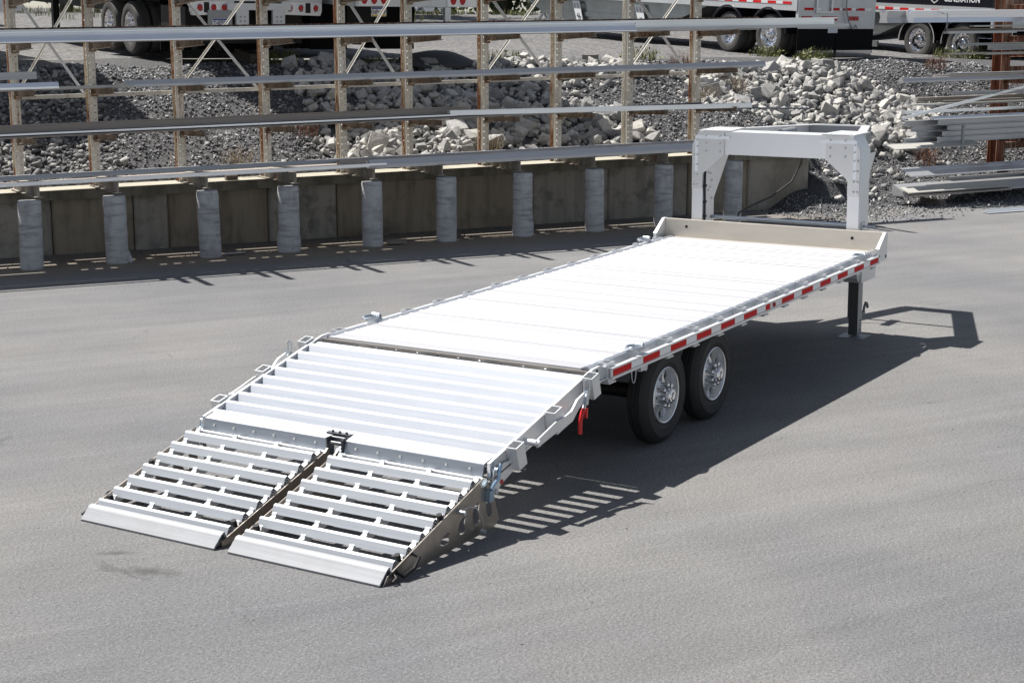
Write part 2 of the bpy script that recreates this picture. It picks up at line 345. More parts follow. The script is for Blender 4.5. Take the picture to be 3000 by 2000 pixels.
# ------------------------------------------------------------------ terrain frame: a along the wall, m away from the camera
W0 = np.array([9.0, 8.1]); A_ = np.array([.85923, -.51159]); N_ = np.array([-.51159, -.85923])
def W(a, m, z=0.0):
    p = W0+A_*a-N_*m; return Vector((p[0], p[1], z))
def ss(x): x = np.clip(x, 0, 1); return x*x*(3-2*x)
def plateau(x, y):
    t = (x-32.3)*.407+(y-5.4)*.914
    t = np.where(t > 25, 25+(t-25)*.3, t)
    return 2.58+.05*np.clip(t, -40, 120)
def hgt(x, y):
    dx = x-W0[0]; dy = y-W0[1]; a = dx*A_[0]+dy*A_[1]; m = -(dx*N_[0]+dy*N_[1])
    pl = plateau(x, y); k = ss((a-9.75)/1.5)
    def round_(t): return np.where(t > .8, .8+.2*np.sin((t-.8)/.2*pi/2), t)
    tl = round_(np.clip((m-1.6)/4.2, 0, 1)); zl = 1.0+.01*a+(pl-1.0-.01*a)*tl
    tr = round_(np.clip((m-.1-.25*np.sin(a*1.2))/5.7, 0, 1)); zr = -.06+(pl+.06)*(tr-.05*np.sin(2*pi*tr))
    z = zl*(1-k)+zr*k
    zf = -.06+ss((a-8.7)/1.1)*np.maximum(zr+.06, 0)
    z = np.where((m < 1.55) & (a < 9.95), zf, np.where(m < 1.55, np.minimum(z, zr+.25*(m > .9)), z))
    und = .05*np.sin(a*1.3+m*.9)+.04*np.sin(a*2.7-m*1.7)+.03*np.sin(m*3.1+a*.4)
    fade = np.clip((m-1.7)/1.0, 0, 1)*np.clip((9-m)/3, 0.25, 1)
    return z+und*fade
def WH(a, m, dz=0.0):
    p = W(a, m); p.z = float(hgt(p.x, p.y))+dz; return p
ROT_A = atan2(A_[1], A_[0])          # heading of +a

def add_pavement():
    mb = MB(); mb.add([(-90,-90,0),(90,-90,0),(90,90,0),(-90,90,0)], [(0,1,2,3)])
    # cut short of the bank: pavement ends under the wall
    mb = MB(); q = [W(-70,1.4), W(60,1.4), W(60,-110), W(-70,-110)]
    mb.add(q, [(0,1,2,3)])
    kind(mb.build('pavement', M['asphalt'], smooth=0), 'structure')
add_pavement()
def grid_mesh(name, as_, ms, mt):
    AA, MM = np.meshgrid(as_, ms); X = W0[0]+A_[0]*AA-N_[0]*MM; Y = W0[1]+A_[1]*AA-N_[1]*MM
    Z = hgt(X, Y); na, nm = len(as_), len(ms)
    v = np.stack([X, Y, Z], -1).reshape(-1, 3)
    f = [(j*na+i, j*na+i+1, (j+1)*na+i+1, (j+1)*na+i) for j in range(nm-1) for i in range(na-1)]
    me = bpy.data.meshes.new(name); me.from_pydata(v.tolist(), [], f); me.materials.append(mt); me.shade_smooth()
    return put(name, me)
kind(grid_mesh('gravel_bank', np.concatenate([np.linspace(-60,-13,20), np.linspace(-12,30,281), np.linspace(32,80,20)]), np.linspace(-.4, 9.0, 84), M['gravel_ground']), 'structure')
kind(grid_mesh('gravel_yard', np.linspace(-220, 260, 121), np.concatenate([np.linspace(9.0, 40, 32), np.linspace(44, 420, 60)]), M['yard']), 'structure')

# ------------------------------------------------------------------ rocks and gravel
def hull_rock(npts, sq=(1,.8,.62)):
    p = rng.normal(size=(npts, 3)); p /= np.linalg.norm(p, axis=1)[:, None]; p *= rng.uniform(.78, 1.1, (npts, 1)); p *= np.array(sq)*.5
    bm = bmesh.new()
    for q in p: bm.verts.new(q)
    r = bmesh.ops.convex_hull(bm, input=bm.verts)
    bmesh.ops.delete(bm, geom=[g for g in r['geom_interior'] if isinstance(g, bmesh.types.BMVert)], context='VERTS')
    bmesh.ops.triangulate(bm, faces=bm.faces)
    bm.verts.index_update()
    v = np.array([q.co[:] for q in bm.verts]); f = np.array([[x.index for x in q.verts] for q in bm.faces]); bm.free()
    return v, f
def block_rock():
    while True:
        n = int(rng.integers(9, 13)); p = rng.uniform(-1, 1, (n, 3)); p = np.sign(p)*np.abs(p)**.45*.5
        c = np.array([[a, b, c_] for a in (-.42,.42) for b in (-.42,.42) for c_ in (-.42,.42)])*rng.uniform(.55, 1.05, (8, 1)); p = np.concatenate([p[:5], c])*np.array([1, rng.uniform(.6,.95), rng.uniform(.45,.8)])
        bm = bmesh.new()
        for q in p: bm.verts.new(q)
        r = bmesh.ops.convex_hull(bm, input=bm.verts)
        bmesh.ops.delete(bm, geom=[g for g in r['geom_interior'] if isinstance(g, bmesh.types.BMVert)], context='VERTS')
        bmesh.ops.bevel(bm, geom=list(bm.edges), offset=.018, segments=1, affect='EDGES')
        bmesh.ops.triangulate(bm, faces=bm.faces); bm.verts.index_update()
        v = np.array([q.co[:] for q in bm.verts]); f = np.array([[x.index for x in q.verts] for q in bm.faces]); bm.free()
        return v, f
BIG = [block_rock() for _ in range(24)]
MED = [hull_rock(13, (1, rng.uniform(.6,.95), rng.uniform(.45,.75))) for _ in range(16)]
SML = [hull_rock(7, (1, rng.uniform(.5,.9), rng.uniform(.3,.65))) for _ in range(16)]
def rand_rot(n, tilt=.6):
    ax = rng.normal(0, tilt, n); ay = rng.normal(0, tilt, n); az = rng.uniform(0, 2*pi, n)
    cx, sx, cy, sy, cz, sz = np.cos(ax), np.sin(ax), np.cos(ay), np.sin(ay), np.cos(az), np.sin(az)
    Rz = np.zeros((n,3,3)); Rz[:,0,0]=cz; Rz[:,0,1]=-sz; Rz[:,1,0]=sz; Rz[:,1,1]=cz; Rz[:,2,2]=1
    Rx = np.zeros((n,3,3)); Rx[:,0,0]=1; Rx[:,1,1]=cx; Rx[:,1,2]=-sx; Rx[:,2,1]=sx; Rx[:,2,2]=cx
    Ry = np.zeros((n,3,3)); Ry[:,1,1]=1; Ry[:,0,0]=cy; Ry[:,0,2]=sy; Ry[:,2,0]=-sy; Ry[:,2,2]=cy
    return Rx@Ry@Rz
def scatter_mesh(name, protos, P, size, mt, tilt=.6):
    n = len(P); which = rng.integers(0, len(protos), n); Rm = rand_rot(n, tilt); VV = []; FF = []; off = 0
    for k, (v, f) in enumerate(protos):
        ix = np.where(which == k)[0]
        if not len(ix): continue
        vv = np.einsum('nij,vj->nvi', Rm[ix], v)*size[ix][:, None, None]+P[ix][:, None, :]
        ff = f[None]+(np.arange(len(ix))*len(v))[:, None, None]+off
        VV.append(vv.reshape(-1, 3)); FF.append(ff.reshape(-1, 3)); off += len(ix)*len(v)
    VV = np.concatenate(VV); FF = np.concatenate(FF)
    me = bpy.data.meshes.new(name); me.vertices.add(len(VV)); me.vertices.foreach_set('co', VV.ravel().astype(np.float32))
    me.loops.add(len(FF)*3); me.loops.foreach_set('vertex_index', FF.ravel().astype(np.int32))
    me.polygons.add(len(FF)); me.polygons.foreach_set('loop_start', np.arange(0, len(FF)*3, 3, dtype=np.int32))
    me.update(calc_edges=True); me.validate(); me.materials.append(mt)
    return put(name, me)
def inpoly(a, m, poly):
    r = np.zeros(len(a), bool); n = len(poly); j = n-1
    for i in range(n):
        xi, yi = poly[i]; xj, yj = poly[j]
        c = ((yi > m) != (yj > m)) & (a < (xj-xi)*(m-yi)/(yj-yi+1e-12)+xi); r ^= c; j = i
    return r
ZA = [(1.3,5.2),(1.5,4.3),(.9,2.6),(.95,1.85),(6.9,1.75),(7.2,2.9),(6.8,4.3),(6.3,4.9),(8.9,5.2),(9.6,5.9),(9.0,6.6),(6.6,6.4),(4.4,6.6),(2.0,6.3)]
ZB = [(9.6,5.0),(11.6,5.6),(13.0,6.0),(14.05,5.9),(14.08,5.0),(14.2,4.5),(14.7,3.9),(14.9,3.4),(14.5,2.8),(13.4,2.4),(12.5,2.7),(12.6,3.6),(11.2,3.6),(9.4,3.5)]
ZC = [(-6,6.4),(-3.0,6.3),(-2.2,5.2),(-2.5,3.2),(-2.8,1.8),(-6,1.75)]
def sample(n, a0, a1, m0, m1):
    return rng.uniform(a0, a1, n), rng.uniform(m0, m1, n)
def to_world(a, m, dz):
    X = W0[0]+A_[0]*a-N_[0]*m; Y = W0[1]+A_[1]*a-N_[1]*m
    return np.stack([X, Y, hgt(X, Y)+dz], -1)
# riprap: two heaps
pts = []; szs = []
for poly, n in ((ZA, 2300), (ZB, 2000)):
    xs = [p[0] for p in poly]; ys = [p[1] for p in poly]
    a, m = sample(n*3, min(xs)-.3, max(xs)+.3, min(ys)-.3, max(ys)+.3)
    jit = rng.normal(0, .22, (2, len(a)))
    ok = inpoly(a+jit[0], m+jit[1], poly) & (m > 1.75); a = a[ok][:n]; m = m[ok][:n]
    s = np.clip(rng.lognormal(math.log(.135), .46, len(a)), .055, .42)
    if poly is ZA: s = s*np.where(m > 4.4, .95, 1.0)
    P = to_world(a, m, s*.14+rng.uniform(0, .05, len(a)))
    pts.append(P); szs.append(s)
a, m = sample(90, 10.2, 14, .6, 3.0); pts.append(to_world(a, m, .03)); szs.append(rng.uniform(.07, .2, 90))
a, m = sample(60, 7, 12, 4.4, 6.2); pts.append(to_world(a, m, .03)); szs.append(rng.uniform(.08, .24, 60))
pts = np.concatenate(pts); szs = np.concatenate(szs)
camp = np.array([-9.708, -6.481, 3.207]); dist = np.linalg.norm(pts-camp, axis=1); order = np.argsort(-szs/dist)
rock_meshes = []
for v, f in BIG:
    me = bpy.data.meshes.new('rock'); me.from_pydata(v.tolist(), [], f.tolist()); me.materials.append(M['rock']); rock_meshes.append(me)
for i in order[:300]:
    o = put('rock', rock_meshes[int(rng.integers(0, 24))]); o.location = pts[i]; o.scale = (szs[i],)*3
    o.rotation_euler = (rng.normal(0,.5), rng.normal(0,.5), rng.uniform(0, 6.28))
    q_ = pts[i][:2]-W0; a_ = q_@A_; m_ = -(q_@N_)
    if a_ < 8.9:
        lab, gr = [('pale limestone rock low in the heap behind the lowest bars of the white rack', 'rocks low in the left heap'), ('limestone rock midway up the heap behind the white rack', 'rocks midway up the left heap'), ('shaded limestone rock at the top of the heap below the white trailer', 'rocks at the top of the left heap')][0 if m_ < 2.9 else 1 if m_ < 4.6 else 2]
    else:
        lab, gr = [('limestone rock at the toe of the right heap beside the strapped bundle', 'rocks at the toe of the right heap'), ('limestone rock in the middle of the right heap above the gooseneck', 'rocks in the middle of the right heap'), ('limestone rock at the top of the right heap below the mud flap', 'rocks at the top of the right heap')][0 if m_ < 3.2 else 1 if m_ < 4.9 else 2]
    tag(o, lab, 'rock', gr)
rest = order[300:]
kind(scatter_mesh('smaller_rocks', BIG, pts[rest], szs[rest], M['rock']), 'stuff')
# darker cobbles at the left end of the bank
a, m = sample(5200, -7.5, -1.8, 1.7, 6.6); ok = inpoly(a+rng.normal(0,.2,len(a)), m+rng.normal(0,.15,len(a)), ZC); a = a[ok]; m = m[ok]
s = np.clip(rng.lognormal(math.log(.105), .3, len(a)), .05, .24)
kind(scatter_mesh('cobbles', MED, to_world(a, m, s*.18), s, M['cobble']), 'stuff')
# slate gravel everywhere on the bank, thinning out on to the pavement
a, m = sample(62000, -9, 19, 1.65, 7.4); s = np.clip(rng.lognormal(math.log(.066), .36, len(a)), .03, .17)
keep = ~(inpoly(a, m, ZA) & (rng.uniform(size=len(a)) < .8)) & ~(inpoly(a, m, ZB) & (rng.uniform(size=len(a)) < .75)) & ~(inpoly(a, m, ZC) & (rng.uniform(size=len(a)) < .7))
keep &= ~((m > 6.1) & (rng.uniform(size=len(a)) < (m-6.1)/1.5))
P = to_world(a, m, s*.15)
a2, m2 = sample(16000, 8.6, 20, -1.7, 1.65); k2 = (rng.uniform(size=len(a2)) < np.clip((m2+1.4-.4*np.sin(a2*1.1))/1.7, 0, 1)**1.6) & ~((a2 < 9.95) & (m2 > 1.15))
a2 = a2[k2]; m2 = m2[k2]; s2 = np.clip(rng.lognormal(math.log(.05), .38, len(a2)), .02, .14)
P2 = to_world(a2, m2, 0); P2[:, 2] = np.maximum(P2[:, 2], 0)+s2*.12
kind(scatter_mesh('slate_gravel', SML, np.concatenate([P[keep], P2]), np.concatenate([s[keep], s2]), M['gravel'], .8), 'stuff')
# loose pebbles on the pavement
n = 420; x = rng.uniform(-8, 13, n); y = rng.uniform(-6, 7.5, n)
s = rng.uniform(.008, .022, n)
kind(scatter_mesh('loose_pebbles', SML, np.stack([x, y, s*.2], -1), s, M['cobble']), 'stuff')
n = 500; a, m = sample(n, -6, 9.5, -.2, 1.2); p3 = to_world(a, m, 0); p3[:, 2] = 0
s = rng.uniform(.012, .05, n); p3[:, 2] += s*.2
kind(scatter_mesh('wall_foot_debris', SML, p3, s, M['cobble']), 'stuff')

# ------------------------------------------------------------------ retaining wall
def frame_at(a, m, z):       # x along the wall, y away from the camera, z up
    o = W(a, m, z); return Matrix.Translation(o) @ Matrix.Rotation(ROT_A, 4, 'Z')
wall = empty('retaining_wall', W(0, 1.2, 0), (0, 0, ROT_A))
tag(wall, 'low stained concrete block retaining wall under the storage rack', 'wall')
joints = [-9.0, -7.1, -5.0, -3.92, -2.72, -2.2, -.62, .52, 2.45, 4.05, 5.55, 7.2, 8.5, 9.9]
for i in range(len(joints)-1):
    x0, x1 = joints[i]+.006, joints[i+1]-.006; zt = .84+.01*(x0+x1)/2
    mb = MB(); yo = rng.uniform(-.02, .025); c = .025
    prof = [(x0, yo+c), (x0+c, yo), (x1-c, yo), (x1, yo+c), (x1, .5), (x0, .5)]
    mb.prism(prof, 'z', -.15, zt)
    mb.build('wall_block', [M['blockA'], M['blockB'], M['concrete']][[1,1,1,0,1,0,1,0,0,1,1,0,2][i] if i < 13 else 0], wall)
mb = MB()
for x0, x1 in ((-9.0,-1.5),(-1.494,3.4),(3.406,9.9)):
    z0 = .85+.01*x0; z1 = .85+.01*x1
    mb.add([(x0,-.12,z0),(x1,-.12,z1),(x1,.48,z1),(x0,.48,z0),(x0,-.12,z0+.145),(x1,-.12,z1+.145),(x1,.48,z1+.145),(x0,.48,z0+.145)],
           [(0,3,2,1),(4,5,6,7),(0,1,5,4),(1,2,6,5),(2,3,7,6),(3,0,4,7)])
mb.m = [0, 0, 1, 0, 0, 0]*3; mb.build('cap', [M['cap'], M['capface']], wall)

# piers
POST_A = [-4.33, -3.24, -1.95, -.60, .66, 1.80, 3.17, 4.55, 5.97, 7.36]
PIER_A = [-4.47, -3.29, -1.93, -.72, .62, 1.87, 3.22, 4.56, 5.90, 7.32]
PIER_L = ['grey concrete pier by the left edge, bands of dark rings down it', 'grey pier with torn form board at its foot, second from the left',
          'smooth grey concrete pier standing third from the left edge', 'concrete pier with peeled sleeve and a bare patch low on its right side',
          'plain pier between the peeled pier and the tallest smooth pier', 'pale smooth pier with a black cable tie down near its foot, sixth from the left',
          'cracked concrete pier with a flared broken sleeve at its base', 'smooth pier with one dark rusty scar halfway up', 'ringed pier just left of the gooseneck, behind the deck corner',
          'pale pier seen through the gooseneck opening near the wall end']
for i, a in enumerate(PIER_A):
    top = .975+.008*a; mb = MB(); n = 28; rings = []
    lean = rng.normal(0, .012); segs = 26
    vs_ = []
    for k in range(segs+1):
        z = top*k/segs-.02*(k == 0); grow = (.02 if (i in (3, 6) and k < 6) else 0)
        step = .0015 if (k+i) % 4 == 0 else 0
        r = .158+grow*.6-step+(-.008 if k == segs else 0)
        for q in range(n):
            t = 2*pi*q/n; rr = r+.0015*sin(t*3+k*.7)+(.016 if (i in (1, 3, 6) and k < 9 and .8 < t < 2.2) else 0)
            vs_.append((rr*cos(t)+lean*k/segs, rr*sin(t), z))
    fs = [(k*n+q, k*n+(q+1) % n, (k+1)*n+(q+1) % n, (k+1)*n+q) for k in range(segs) for q in range(n)]
    fs.append(tuple(segs*n+q for q in range(n))); mb.add(vs_, fs)
    o = mb.build('concrete_pier', M['pier'], smooth=50); o.location = W(a, 0, 0); o.rotation_euler = (0, 0, rng.uniform(0, 6.28))
    tag(o, PIER_L[i], 'pier', 'concrete piers under the rack beams')
# torn bits at pier feet
def scrap(name, label, cat, a, m, pts_, mt, z=0.0, th=.008):
    mb = MB(); mb.prism(pts_, 'z', 0, th); o = mb.build(name, mt); o.matrix_world = frame_at(a, m, z); tag(o, label, cat); return o
o = scrap('board_scrap', 'torn strip of form board leaning on the second pier', 'scrap', -3.11, -.05, [(-.03,0),(.05,0),(.07,.36),(-.02,.38)], M['pier'], .0); o.rotation_euler = (radians(70), radians(-14), ROT_A+.6)
scrap('sheet_scrap', 'flat pale sheet scrap on the ground right of the third pier', 'scrap', -1.60, .02, [(-.15,-.08),(.2,-.02),(.24,.08),(-.1,.1)], M['stock2'], .02)
scrap('cardboard_scrap', 'crumpled board lying right of the fifth pier', 'scrap', .98, -.03, [(-.18,-.08),(.05,-.12),(.22,.05),(-.1,.1)], M['concrete'], .02, .05)
mb = MB(); mb.box((-.2,-.04,0), (.2,.05,.14)); o = mb.build('timber_block', M['wood']); o.matrix_world = frame_at(1.05, .9, 0); tag(o, 'brown timber offcut lying against the wall foot', 'timber')
mb = MB(); mb.box((-.09,-.05,0), (.09,.05,.07)); o = mb.build('wood_block', M['wood']); o.matrix_world = frame_at(-1.2, 1.2, .985); tag(o, 'short dark wood block on the wall cap left of centre', 'timber')

# ------------------------------------------------------------------ cantilever rack
rack = empty('cantilever_rack', W(0, 1.3, 1.0), (0, 0, ROT_A))     # local x = a, y = away, z from 1.0
tag(rack, 'long white cantilever storage rack with rust streaked posts and steel arms', 'storage rack')
def perf_plate(mb, w, h, pitch, y, mi=0, hole=.011, hx=.29):
    """plate in the xz plane at y with two columns of round holes"""
    rows = int(h/pitch)
    for r in range(rows):
        z0 = r*pitch; z1 = z0+pitch; zc = (z0+z1)/2
        for x0, x1 in ((-w/2, 0), (0, w/2)):
            xc = (x0+x1)/2+(.0 if x0 < 0 else 0); sq = [(x0,z0),(xc,z0),(x1,z0),(x1,zc),(x1,z1),(xc,z1),(x0,z1),(x0,zc)]
            ho = [(xc+hole*cos(t), zc+hole*sin(t)) for t in [radians(225+45*k) for k in range(8)]]
            mb.add([(p[0], y, p[1]) for p in sq]+[(p[0], y, p[1]) for p in ho], [(k, (k+1) % 8, 8+(k+1) % 8, 8+k) for k in range(8)], mi)
    mb.add([(-w/2,y,rows*pitch),(w/2,y,rows*pitch),(w/2,y,h),(-w/2,y,h)], [(0,1,2,3)], mi)
PH = 4.40
def make_post(mats, name):
    mb = MB(); perf_plate(mb, .122, PH, .102, -.085, 0); perf_plate(mb, .122, PH, .102, .085, 1)
    me = mb.mesh(name, mats, 0)
    mb2 = MB(); mb2.add([(0,-.085,0),(0,.085,0),(0,.085,PH),(0,-.085,PH)], [(0,1,2,3)], 0)
    bm = bmesh.new(); bm.from_mesh(me); m2 = mb2.mesh('web', mats, 0); bm.from_mesh(m2); bm.to_mesh(me); bm.free()
    return me
post_me = make_post([M['post'], M['postrust']], 'post'); post_me2 = make_post([M['postclean'], M['post']], 'post')
def ibeam(w, h, t=.008):
    return [(-w/2,-h/2),(w/2,-h/2),(w/2,-h/2+t),(t/2,-h/2+t),(t/2,h/2-t),(w/2,h/2-t),(w/2,h/2),(-w/2,h/2),(-w/2,h/2-t),(-t/2,h/2-t),(-t/2,-h/2+t),(-w/2,-h/2+t)]
LV = [1.718, 2.372, 3.014, 3.639, 4.275, 4.91]
def lift(a): return .016*(a-.7)
# arm: tapered I, local origin at the post, runs to -y
def arm_mesh():
    mb = MB(); L = 1.16; t = .008; w = .075; top0, top1, b0, b1 = .105, .128, 0.0, .050
    for za, zb in ((b0, b1), (top0-t, top1-t)):
        mb.add([(-w/2,-.0,za),(w/2,-.0,za),(w/2,-L,zb),(-w/2,-L,zb),(-w/2,-.0,za+t),(w/2,-.0,za+t),(w/2,-L,zb+t),(-w/2,-L,zb+t)],
               [(0,1,2,3),(7,6,5,4),(0,4,5,1),(1,5,6,2),(2,6,7,3),(3,7,4,0)])
    mb.add([(-.004,0,t),(.004,0,t),(.004,-L+.004,b1+t),(-.004,-L+.004,b1+t),(-.004,0,top0-t),(.004,0,top0-t),(.004,-L+.004,top1-t),(-.004,-L+.004,top1-t)],
           [(0,1,2,3),(7,6,5,4),(0,4,5,1),(1,5,6,2),(2,6,7,3),(3,7,4,0)])
    mb.box((-.055,-.012,-.03), (.055,0,.12)); mb.box((-.004,-.12,.03), (.05,-.012,.038))
    return mb.mesh('arm', M['arm'], 0)
arm_me = arm_mesh()
def base_mesh():
    mb = MB(); mb.beam((0,-1.30,.085), (0,.16,.085), ibeam(.11,.17,.011)); mb.box((-.05,-1.0,.011),(.05,-.985,.159)); mb.box((.0055,-.35,.0),(.075,-.25,.012))
    return mb.mesh('base_beam', M['steelarm'], 0)
M['steelarm'] = rust_mat('grey_base_beam_rust', (.30,.28,.25), .35)
base_me = base_mesh()
for i, a in enumerate(POST_A+[8.75]):
    z0 = .008*a
    if i < 10:
        p = put('post', post_me2 if i in (8,) else post_me, rack, loc=(a, .0, z0+.005)); md = p.modifiers.new('thickness', 'SOLIDIFY'); md.thickness = .009; md.offset = 0
        for k, lz in enumerate(LV):
            put('arm', arm_me, rack, loc=(a+.03, -.092, lz+lift(a)-1.0))
        b = put('base_beam', base_me, rack, loc=(PIER_A[i]*.5+a*.5+.02, .02, z0))
        b.rotation_euler = (0, 0, -(PIER_A[i]-a)/1.3*.5)
sz = lambda a: 1.27+.0185*(a+4.5)
for i in range(9):
    a0, a1 = POST_A[i]+.06, POST_A[i+1]-.06
    mb = MB(); mb.bar((a0, .10, sz(a0)), (a1, .10, sz(a1)), .05, .055); mb.build('strut', M['postclean'], rack, 0)
    if i % 2 == 0:
        for s_ in (0, 1):
            p, q = ((a0, sz(a0)+.03), (a1, sz(a1)+1.55)) if s_ else ((a1, sz(a1)+.03), (a0, sz(a0)+1.55))
            mb = MB(); mb.beam((p[0], .12+.012*s_, p[1]), (q[0], .12+.012*s_, q[1]), [(-.004,-.022),(.004,-.022),(.004,.014),(.03,.014),(.03,.022),(-.004,.022)], (0,1,0)); mb.build('brace', M['postclean'] if s_ else M['al'], rack, 0)
        mb = MB(); mb.bar((a0, .10, sz(a0)+1.56), (a1, .10, sz(a1)+1.56), .05, .055); mb.build('strut', M['postclean'], rack, 0)

# stock lying on the rack: profiles are (across, up)
def chan(h, w, t=.008): return [(-w/2,0),(w/2,0),(w/2,t),(-w/2+t,t),(-w/2+t,h-t),(w/2,h-t),(w/2,h),(-w/2,h)]   # C, open to one side
def rect(w, h): return [(-w/2,0),(w/2,0),(w/2,h),(-w/2,h)]
def hatp(w, h): return [(-w/2,0),(w/2,0),(w/2,h*.35),(w*.28,h),(-w*.28,h),(-w/2,h*.35)]
def stock(label, a0, a1, n, z, prof, mt, slope=.016, name='aluminium_extrusion', dz1=None):
    zz0 = z+slope*(a0-.7); zz1 = z+slope*(a1-.7) if dz1 is None else dz1
    p = W(a0, -n); q = W(a1, -n); mid = (p+q)/2; p.z = zz0; q.z = zz1; mid.z = (zz0+zz1)/2
    mb = MB(); mb.beam(p-mid, q-mid, prof, (0,0,1)); o = mb.build(name, mt, smooth=0); o.location = mid
    tag(o, label, 'metal bar', 'aluminium stock on the racks'); return o
RH = lambda pr: [(-x_, y_) for x_, y_ in pr]
stock('bright front channel on the top visible arms of the long rack', -9, 5.35, -.12, 3.142, [(-.06,0),(.075,0),(.075,.016),(.030,.095),(.022,.112),(.060,.135),(.060,.150),(-.06,.150)], M['stock'])
stock('bright channel behind the front one, reaching furthest right on the top arms', -9, 9.75, -.42, 3.150, chan(.165, .11, .02), M['stock'])
stock('thin flat bar under the front channel, jutting out at its right end', 1.0, 9.9, -.27, 3.150, rect(.09, .05), M['stock2'])
stock('red primed angle tucked behind the top channels', -9, 8.2, -.62, 3.15, rect(.05, .19), M['orangedark'])
stock('long dull rounded tube on the second row of arms', -3.0, 8.1, -.28, 2.50, hatp(.12, .095), M['stock2'])
stock('short flat strip ending under the left end of the dull tube', -4.15, -2.9, -.22, 2.505, rect(.08, .035), M['greenwhite'])
stock('short channel end by the left frame edge, upper of two', -9, -4.15, -.6, 2.64, rect(.1, .10), M['stock2'])
stock('short channel end by the left frame edge, lower of two', -9, -3.95, -.15, 2.52, hatp(.12, .085), M['stock'])
stock('brown weathered channel on the third row of arms', -9, 2.5, -.45, 1.925, chan(.10, .08), M['stock3'])
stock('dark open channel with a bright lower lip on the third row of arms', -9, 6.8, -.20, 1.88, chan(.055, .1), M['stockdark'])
stock('thin bright strip along the front of the third row', -9, 2.1, -.10, 1.905, rect(.05, .024), M['stock'])
stock('blue tinted channel on the right half of the third row', 2.0, 7.75, -.16, 1.93, rect(.11, .078), M['stock'], .0)
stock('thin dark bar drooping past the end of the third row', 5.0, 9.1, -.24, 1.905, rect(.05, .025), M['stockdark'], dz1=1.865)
stock('long slim tube at the back of the lowest row', -9, 7.4, -.75, 1.215, hatp(.075, .07), M['stock2'], .012)
stock('slim bright tube along the front of the lowest row', -9, .9, -.10, 1.195, rect(.07, .05), M['stock'], .012)
stock('thin bar lying across the arms above the top of the picture', -9, 4.6, -.10, 3.77, rect(.05, .04), M['stock2'])
stock('flat strip between the tubes of the lowest row', -2.0, 6.0, -.38, 1.165, rect(.16, .035), M['stock2'], .012)
stock('heavy grey rounded beam on the right part of the lowest row', .62, 8.6, -.14, 1.165, hatp(.15, .135), M['stock2'], .010)
stock('pale flat strip behind the heavy grey beam', .3, 7.8, -.55, 1.185, rect(.12, .09), M['stock3'], .012)

for lab, n_, z_, w_, m_ in (('added wide flat plate unseen behind the channels on the top visible arms', -.86, 3.125, .34, 'stock2'), ('added flat plate hidden under the front channels of the top visible arms', -.27, 3.128, .16, 'stock3'),  # unseen flats added to close the gaps in the rack's shadow
                        ('added wide flat plate unseen behind the dull tube on the second row', -.62, 2.485, .40, 'stock3'), ('added narrow flat unseen by the posts on the second row', -.98, 2.48, .2, 'stock2'),
                        ('added wide flat plate unseen by the posts on the third row', -.80, 1.83, .42, 'stock3'), ('added wide flat unseen by the posts on the lowest row', -.98, 1.165, .22, 'stock3'),
                        ('front sheet of the load on the arms above the picture', -.36, 3.755, .30, 'stock2'), ('middle sheet of the load on the arms above the picture', -.70, 3.755, .30, 'stock2'), ('rear sheet of the load on the arms above the picture', -1.0, 3.755, .24, 'stock2')):
    stock(lab, -9, 7.9, n_, z_, rect(w_, .018), M[m_])
# ------------------------------------------------------------------ right hand rusty rack and its stock
rr = empty('rusty_rack', W(14.9, 1.55, .05), (0, 0, ROT_A))
tag(rr, 'orange rusty steel rack at the right edge with bars piled on its arms', 'storage rack')
for dx in (0, 1.9, 3.8):
    mb = MB(); mb.beam((dx,0,0), (dx,0,4.1), ibeam(.235,.26,.016), (0,1,0)); mb.build('post', M['orange'], rr, 0)
    for z in (.32, 1.05, 1.62, 2.2, 2.72, 3.02, 3.62):
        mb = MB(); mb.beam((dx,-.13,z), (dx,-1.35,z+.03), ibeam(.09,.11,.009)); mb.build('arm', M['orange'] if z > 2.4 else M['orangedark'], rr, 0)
    mb = MB(); mb.beam((dx,.5,.04), (dx,-1.4,.04), ibeam(.16,.18,.012)); mb.build('base_beam', M['orangedark'], rr, 0)
    mb = MB(); mb.bar((dx+.12,-.10,1.95), (dx+.20,-.02,2.75), .04, .04); mb.build('diagonal', M['orange'], rr, 0)
for z in (.9, 2.42, 2.95, 3.75):
    mb = MB(); mb.bar((.12,.0,z), (5,.0,z+.05), .09, .12 if z < 3.5 else .3); mb.build('strut', M['orangedark'], rr, 0)
R = lambda *k, **q: stock(*k, **q)
def chan2(h, w, t=.01): return RH(chan(h, w, t))
R('front bright W shaped rail at the top right, tied with a strap', 11.85, 18.5, -.85, 3.26, [(-.12,0),(.12,0),(.09,.09),(.12,.22),(.05,.23),(-.01,.14),(-.07,.23),(-.12,.22),(-.09,.1)], M['stock'], .01)
R('second W shaped rail behind the tied front rail', 11.45, 18.5, -1.12, 3.26, [(-.12,0),(.12,0),(.09,.09),(.12,.22),(.05,.23),(-.01,.14),(-.07,.23),(-.12,.22),(-.09,.1)], M['stock2'], .01)
R('thin flat bar just below the W rails', 13.35, 18.5, -.8, 3.17, rect(.12,.03), M['greenwhite'], .01)
R('short ribbed strip stopping at the orange post', 12.75, 14.5, -.85, 3.05, rect(.14,.045), M['stock2'], .01)
R('grey box rail with an open chevron end right of the orange post', 13.9, 18.5, -.85, 2.73, chan(.13,.14,.012), M['stock2'], .01)
R('dark flat bar bundle at the yard level of the orange rack', 12.8, 18.5, -.85, 2.66, rect(.16,.03), M['stock3'], .01)
R('pale flat bar on the dark bundle', 13.7, 15.4, -.78, 2.645, rect(.1,.035), M['greenwhite'], .01)
R('rounded grey pipe like rail crossing the middle of the orange rack', 11.7, 18.5, -.85, 2.16, hatp(.14,.085), M['stock2'], .01)
